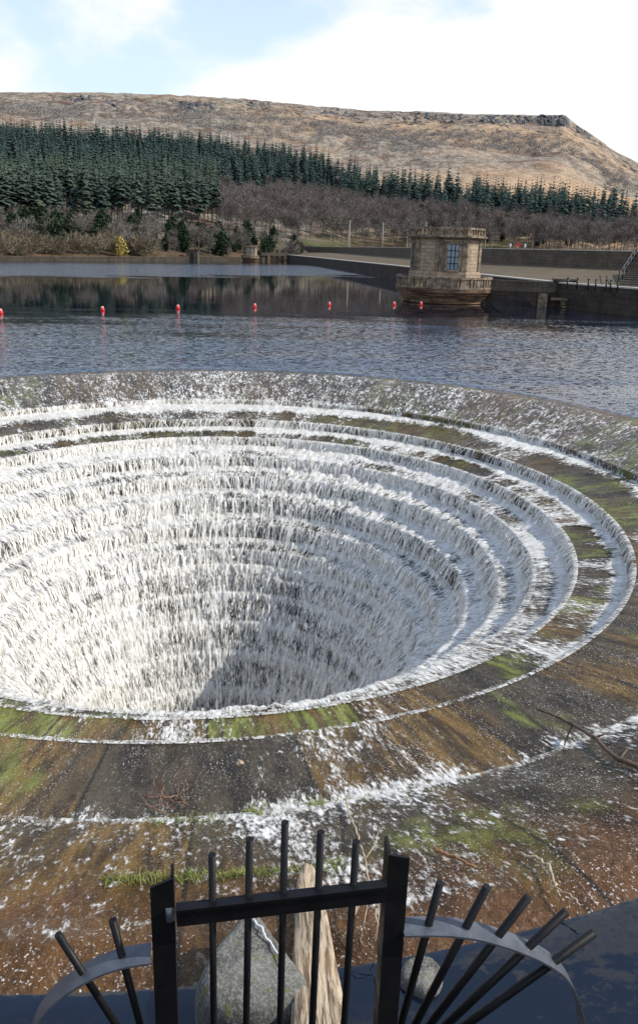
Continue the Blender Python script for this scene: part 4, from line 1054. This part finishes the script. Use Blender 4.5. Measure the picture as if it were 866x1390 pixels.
# stone pier the gate stands on, and the bank behind the viewer
def rough_block(name, poly, z0, z1, mat, seed, amp=.03, sub=.12):
    xs = [q[0] for q in poly]; ys = [q[1] for q in poly]
PY = 3.10
pier = tag(empty('stone_pier', (0, 0, 0)), 'dark wet stone pier under the gate at the rim', 'pier')
gx, gy = np.meshgrid(np.linspace(-.85, .75, 60), np.linspace(-4, PY, 160), indexing='ij')
gz = .33+(fbm(gx*2.2, gy*2.2, None, 91, 4)-.5)*.10+(fbm(gx*9, gy*9, None, 93, 3)-.5)*.03
edge = np.minimum.reduce([gx+.85, .75-gx, PY-gy]); gz -= .06*np.exp(-edge/.06)
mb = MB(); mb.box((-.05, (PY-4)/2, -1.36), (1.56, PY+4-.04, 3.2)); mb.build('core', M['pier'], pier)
i, k = np.meshgrid(np.arange(59), np.arange(159), indexing='ij')
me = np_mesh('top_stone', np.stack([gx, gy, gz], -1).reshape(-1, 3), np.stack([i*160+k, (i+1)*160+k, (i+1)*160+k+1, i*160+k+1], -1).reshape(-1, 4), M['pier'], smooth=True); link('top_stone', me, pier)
gx, gy = np.meshgrid(np.linspace(-60, 60, 120), np.linspace(-80, -1.2, 80), indexing='ij')
gz = np.minimum(2.55, -.6+(-1.2-gy)*1.6)+(fbm(gx*.8, gy*.8, None, 95, 4)-.5)*.3
i, k = np.meshgrid(np.arange(119), np.arange(79), indexing='ij')
me = np_mesh('bank', np.stack([gx, gy, gz], -1).reshape(-1, 3), np.stack([i*80+k, (i+1)*80+k, (i+1)*80+k+1, i*80+k+1], -1).reshape(-1, 4), plain('grassy bank', (.06, .075, .025), (.12, .11, .05), 1.2, .95), smooth=True)
tag(link('bank', me), kind='structure')

def apron_z(x, y):
    r = math.hypot(x-CX, y-CY); P = sorted([(a, b) for a, b in crest]); rr = np.array([a for a, b in P]); zz = np.array([b for a, b in P])
    if r >= 9.98: return float(np.interp(r, rr, zz))
    return -.85-.10*(9.98-r)
def on_apron(px, py, lift=0):
    z = -.3
    for _ in range(12):
        p = on_z(px, py, z); z = apron_z(p.x, p.y)
    p.z = z+lift; return p
# boulder (irregular concrete lump with a pointed far end)
def lump(name, outline, z0, ztop, mat, label, cat, seed, lift=.0):
    pts = [on_z(px, py, ztop) for px, py in outline]; c = sum(pts, Vector())/len(pts)
    for _ in range(2): pts = [q for a, b in zip(pts, pts[1:]+pts[:1]) for q in (a.lerp(b, .22), a.lerp(b, .78))]
    P = []
    for a, b in zip(pts, pts[1:]+pts[:1]):
        P += [a.lerp(b, k/4) for k in range(4)]
    n = len(P); rings = [(1.14, z0), (1.12, ztop-.20), (1.08, ztop-.11), (1.03, ztop-.055), (.97, ztop-.025), (.9, ztop-.008)]+[(f, ztop+.02*(1-f)) for f in (.82, .7, .55, .4, .25, .1)]
    V = []
    for f, z in rings:
        for p in P:
            q = c+(p-c)*f; V.append((q.x, q.y, z))
    V = np.array(V); V[:, 2] += (fbm(V[:, 0]*5, V[:, 1]*5, V[:, 2]*5, seed, 4)-.5)*.05
    V[:, 0] += (fbm(V[:, 0]*6+9, V[:, 1]*6, V[:, 2]*6, seed+1, 3)-.5)*.03; V[:, 1] += (fbm(V[:, 0]*6+9, V[:, 1]*6+5, V[:, 2]*6, seed+2, 3)-.5)*.03
    m = len(rings); Fq = [(i*n+k, i*n+(k+1) % n, (i+1)*n+(k+1) % n, (i+1)*n+k) for i in range(m-1) for k in range(n)]
    V = np.vstack([V, [[c.x, c.y, V[-n:, 2].mean()]]]); Fq += [((m-1)*n+k, (m-1)*n+(k+1) % n, m*n, m*n) for k in range(n)]
    Vl = V-np.array(c); me = bpy.data.meshes.new(name); me.from_pydata(Vl.tolist(), [], [tuple(dict.fromkeys(f)) for f in Fq]); me.materials.append(mat)
    me.polygons.foreach_set('use_smooth', [True]*len(me.polygons)); me.update()
    return tag(link(name, me, None, c), label, cat)
lump('concrete_block', [(332, 1236), (348, 1233), (362, 1252), (392, 1290), (420, 1330), (415, 1362), (310, 1370), (268, 1330), (284, 1290), (312, 1258)], -.25, .32, M['boulder'], 'grey weathered concrete block with yellow moss seen through the gate bars', 'block', 5)
lump('shore_stone', [(604, 1312), (580, 1292), (552, 1296), (540, 1325), (575, 1345), (600, 1335)], -.25, .08, M['boulder'], 'grey rounded stone at the foot of the right gate post', 'stone', 8)
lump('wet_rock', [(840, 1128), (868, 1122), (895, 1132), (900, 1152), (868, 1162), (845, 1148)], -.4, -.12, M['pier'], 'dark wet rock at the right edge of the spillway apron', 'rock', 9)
# driftwood log
la = on_apron(417, 1192, .10); lb = on_z(437, 1440, .40)
n = 16; m = 40; V = []; AL = []
ax = (lb-la).normalized(); sx = ax.cross(Vector((0, 0, 1))).normalized(); uz = sx.cross(ax)
for i in range(m):
    f = i/(m-1); c = la.lerp(lb, f)-la; wd = (.078+.085*f)*(.45+.55*min(1, f/.10)**.6); hg = .05+.03*f
    for k in range(n):
        a = 2*math.pi*k/n; ca, sa_ = math.cos(a), math.sin(a)
        x = wd*math.copysign(abs(ca)**.55, ca); y = hg*math.copysign(abs(sa_)**.7, sa_)*(1 if sa_ < 0 else .55)
        nz_ = float(vnoise(np.array([k*.9+.0]), np.array([f*5]), None, 4)[0])-.5; cr_ = float(vnoise(np.array([x*60.]), np.array([f*2.2]), None, 6)[0])
        y -= .022*max(0, cr_-.62)/.38*(sa_ > 0); q = c+sx*(x+nz_*.018)+uz*(y+nz_*.012); V.append(tuple(q)); AL.append((x, y, f*(lb-la).length))
Fq = [(i*n+k, i*n+(k+1) % n, (i+1)*n+(k+1) % n, (i+1)*n+k) for i in range(m-1) for k in range(n)]
me = np_mesh('driftwood_log', V, Fq, M['log'], smooth=True, attrs={'flow': ('FLOAT_VECTOR', AL)})
tag(link('driftwood_log', me, None, la), 'split bleached driftwood log leaning behind the gate bars', 'log')

def branch(name, pts, rad, mat, label, cat, twigs=(), lift=.03):
    P = [(on_z(x, y, dz) if name == 'pale_stick' else on_apron(x, y, lift+(dz or 0))) for x, y, dz in pts]; o0 = P[0]
    mb = MB(); fine = []
    for a, b in zip(P[:-1], P[1:]):
        fine += [a.lerp(b, k/4)+Vector((random.gauss(0, .006), random.gauss(0, .006), random.gauss(0, .006))) for k in range(4)]
    fine.append(P[-1]); n = len(fine)
    mb.tube([q-o0 for q in fine], [rad*(1-.6*i/n)*random.uniform(.85, 1.15) for i in range(n)], 7)
    for tw_ in twigs:
        T = [on_apron(x, y, lift+dz) for x, y, dz in tw_]
        mb.tube([q-o0 for q in T], [rad*.5*(1-.7*i/len(T)) for i in range(len(T))], 6)
    return tag(mb.build(name, mat, None, o0), label, cat)
branch('fallen_branch', [(866, 1044, 0), (838, 1040, .03), (805, 1012, .06), (775, 994, .08), (745, 978, .06), (728, 968, .02)], .026, M['darkwood'], 'dark forked branch stranded on the apron at the right edge', 'branch',
       [[(775, 994, .08), (766, 1012, .02), (764, 1022, 0)], [(805, 1012, .06), (825, 1008, .1)], [(838, 1040, .03), (852, 1020, .02)]])
branch('bent_stick', [(705, 1166, .02), (725, 1175, .04), (741, 1184, .05), (750, 1205, .05), (752, 1218, .05), (770, 1232, .08), (784, 1250, .1)], .012, M['deadwood'], 'pale bent stick lying on the wet apron above the right fan', 'stick', [[(741, 1184, .05), (747, 1216, .02)]])
branch('broken_stick', [(590, 1160, .01), (604, 1168, .03), (624, 1177, .03), (645, 1184, .02)], .018, plain('orange wet stick', (.22, .10, .04), (.36, .19, .09), 15, .6), 'short orange brown stick on the apron left of the bent stick', 'stick')
branch('reed_stem', [(469, 1092, .02), (474, 1112, .03), (484, 1142, .05), (492, 1170, .08), (497, 1215, .15), (505, 1270, .2), (512, 1296, .2)], .009, M['deadwood'], 'long thin dry reed stem behind the right end of the gate', 'stem', [[(492, 1190, .1), (508, 1172, .15), (513, 1155, .2)]])
branch('pale_stick', [(343, 1248, .345), (358, 1266, .345), (376, 1294, .345), (386, 1312, .345)], .008, M['white'], 'thin white stick lying on the mossy concrete block', 'stick')
tw_list = []
for k in range(17):
    x0 = 236+random.gauss(0, 12); y0 = 1094+random.gauss(0, 7); an = random.choice([random.uniform(-.35, .35), random.uniform(1.1, 2.1), random.uniform(2.8, 3.5)]); L = random.uniform(18, 46); q = []
    for j in range(5):
        q.append((x0+math.cos(an)*L*j/4+random.gauss(0, 2), y0-math.sin(an)*L*j/4+random.gauss(0, 1.5), .01+.045*j*random.uniform(.3, 1))); an += random.gauss(0, .22)
    tw_list.append(q)
branch('twig_tangle', [(200, 1088, .02), (222, 1092, .05), (240, 1090, .05), (256, 1100, .03)], .013, plain('red brown twigs', (.07, .03, .022), (.24, .15, .10), 12, .75), 'tangle of red brown twigs caught on the lip left of the gate', 'twigs', tw_list)
branch('twig_heap', [(470, 1276, .12), (490, 1262, .2), (512, 1270, .22), (528, 1286, .15)], .008, M['deadwood'], 'heap of pale dry twigs at the foot of the right gate post', 'twigs',
       [[(462, 1300, .1), (482, 1276, .2), (498, 1254, .3)], [(476, 1292, .1), (506, 1284, .2), (524, 1292, .2)], [(488, 1300, .1), (496, 1270, .2), (488, 1244, .25)], [(508, 1300, .1), (515, 1262, .25), (518, 1238, .35)], [(455, 1256, .1), (478, 1246, .15), (500, 1248, .2)]])
branch('brown_leaf', [(322, 1042, .02), (326, 1042, .035), (331, 1041, .02)], .03, M['deadwood'], 'single pale brown leaf stuck on the wet apron', 'leaf')

# grass tufts on the apron (one patch of ground cover)
t = NT('wet grass'); n = t.noise(t.coord('Object'), 9, 3); M['grass'] = t.done(t.bsdf(t.mix(t.maprange(n, .35, .65), (.10, .13, .02), (.26, .27, .07)), .6, None, .3))
VS, FS = [], []; vb = 0
def tufts(p0, p1, n, h, spread):
    global vb
    for k in range(n):
        f = random.random(); x = p0[0]+(p1[0]-p0[0])*f; y = p0[1]+(p1[1]-p0[1])*f+random.gauss(0, spread)
        if vnoise(np.array([x*.03]), np.array([y*.05]), None, 3)[0] < .33: continue
        b = on_apron(x, y, -.005); hh = h*random.uniform(.5, 1.3); a = random.uniform(0, 6.28); lean = Vector((random.gauss(-.2, .5), random.gauss(.3, .5), 0))*hh
        w = Vector((math.cos(a), math.sin(a), 0))*.0035
        m1 = b+lean*.4+Vector((0, 0, hh*.65)); m2 = b+lean*1.1+Vector((0, 0, hh*.8))
        VS.extend([b-w, b+w, m1+w*.8, m1-w*.8, m2+w*.2, m2-w*.2]); FS.extend([(vb, vb+1, vb+2, vb+3), (vb+3, vb+2, vb+4, vb+5)]); vb += 6
tufts((140, 1198), (300, 1190), 420, .05, 3.5); tufts((300, 1190), (425, 1182), 330, .045, 3); tufts((335, 1106), (440, 1094), 700, .06, 3); tufts((200, 1120), (330, 1108), 220, .05, 3)
tufts((425, 1186), (470, 1176), 120, .05, 4); tufts((440, 1092), (560, 1078), 160, .035, 1.5)
me = np_mesh('grass', np.array([tuple(q) for q in VS]), np.array(FS), M['grass']); tag(link('grass', me), 'thin green grass growing in strips on the wet apron', 'grass', kind='stuff')

# ------------------------------------------------------------------ LIGHT
SUN_AZ, SUN_EL = 93, 41
w = bpy.data.worlds.new('World'); S.world = w; w.use_nodes = True; nt = w.node_tree; nt.nodes.clear()
N = nt.nodes.new; Lk = nt.links.new
out = N('ShaderNodeOutputWorld'); bg = N('ShaderNodeBackground'); bg.inputs['Strength'].default_value = .12
sky = N('ShaderNodeTexSky'); sky.sky_type = 'NISHITA'; sky.sun_disc = False; sky.sun_elevation = R_(SUN_EL); sky.sun_rotation = R_(SUN_AZ)
tc = N('ShaderNodeTexCoord'); mp = N('ShaderNodeMapping'); mp.inputs['Scale'].default_value = (1, 1, 2.4); mp.inputs['Location'].default_value = (4.1, .2, 2.0); Lk(tc.outputs['Generated'], mp.inputs[0])
nz = N('ShaderNodeTexNoise'); nz.inputs['Scale'].default_value = 2.6; nz.inputs['Detail'].default_value = 7; nz.inputs['Roughness'].default_value = .55; nz.inputs['Distortion'].default_value = .4; Lk(mp.outputs[0], nz.inputs['Vector'])
sz = N('ShaderNodeSeparateXYZ'); Lk(tc.outputs['Generated'], sz.inputs[0])
el = N('ShaderNodeMapRange'); el.inputs[1].default_value = .12; el.inputs[2].default_value = .55; el.inputs[3].default_value = .16; el.inputs[4].default_value = -.01; Lk(sz.outputs[2], el.inputs[0])
ad = N('ShaderNodeMath'); ad.operation = 'ADD'; Lk(nz.outputs['Fac'], ad.inputs[0]); Lk(el.outputs[0], ad.inputs[1])
mr = N('ShaderNodeMapRange'); mr.interpolation_type = 'SMOOTHSTEP'; mr.inputs[1].default_value = .50; mr.inputs[2].default_value = .66; Lk(ad.outputs[0], mr.inputs[0])
mx = N('ShaderNodeMix'); mx.data_type = 'RGBA'; mx.inputs[7].default_value = (8.9, 8.95, 9.1, 1); Lk(mr.outputs[0], mx.inputs[0])
hz = N('ShaderNodeMix'); hz.data_type = 'RGBA'; hz.inputs[7].default_value = (6.8, 8.3, 8.9, 1); sg_ = N('ShaderNodeMix'); sg_.data_type = 'RGBA'; sg_.inputs[0].default_value = .55; sg_.inputs[7].default_value = (4.6, 6.6, 10.8, 1); Lk(sky.outputs[0], sg_.inputs[6]); Lk(sg_.outputs[2], hz.inputs[6])
he = N('ShaderNodeMapRange'); he.inputs[1].default_value = .18; he.inputs[2].default_value = .45; he.inputs[3].default_value = .85; he.inputs[4].default_value = .0; Lk(sz.outputs[2], he.inputs[0]); Lk(he.outputs[0], hz.inputs[0]); Lk(hz.outputs[2], mx.inputs[6])
Lk(mx.outputs[2], bg.inputs['Color']); Lk(bg.outputs[0], out.inputs[0])
sl = bpy.data.lights.new('sun', 'SUN'); sl.energy = 5.0; sl.angle = R_(.5); sl.color = (1, .955, .88); so = bpy.data.objects.new('sun', sl); C.objects.link(so)
sv = Vector((math.sin(R_(SUN_AZ))*math.cos(R_(SUN_EL)), math.cos(R_(SUN_AZ))*math.cos(R_(SUN_EL)), math.sin(R_(SUN_EL))))
so.rotation_euler = sv.to_track_quat('Z', 'Y').to_euler(); so.location = sv*50

# ------------------------------------------------------------------ CAMERA
cam = bpy.data.cameras.new('camera'); co = bpy.data.objects.new('camera', cam); C.objects.link(co)
Xa = Vector((1, 0, 0)); Ua = Vector((0, sp, cp)); Fa = Vector((0, cp, -sp))
Ri = Xa*cr+Ua*sr; Ui = Ua*cr-Xa*sr
co.matrix_world = Matrix.Translation((0, 0, CAMH)) @ Matrix((Ri, Ui, -Fa)).transposed().to_4x4()
cam.sensor_fit = 'AUTO'; cam.sensor_width = 36; cam.lens = F_PX/1390*36; cam.shift_y = -45/1390
cam.clip_start = .05; cam.clip_end = 20000
S.camera = co
S.view_settings.view_transform = 'Standard'; S.view_settings.look = 'None'; S.view_settings.exposure = 0
S.cycles.transparent_max_bounces = 16; S.cycles.max_bounces = 8; S.cycles.sample_clamp_indirect = 6
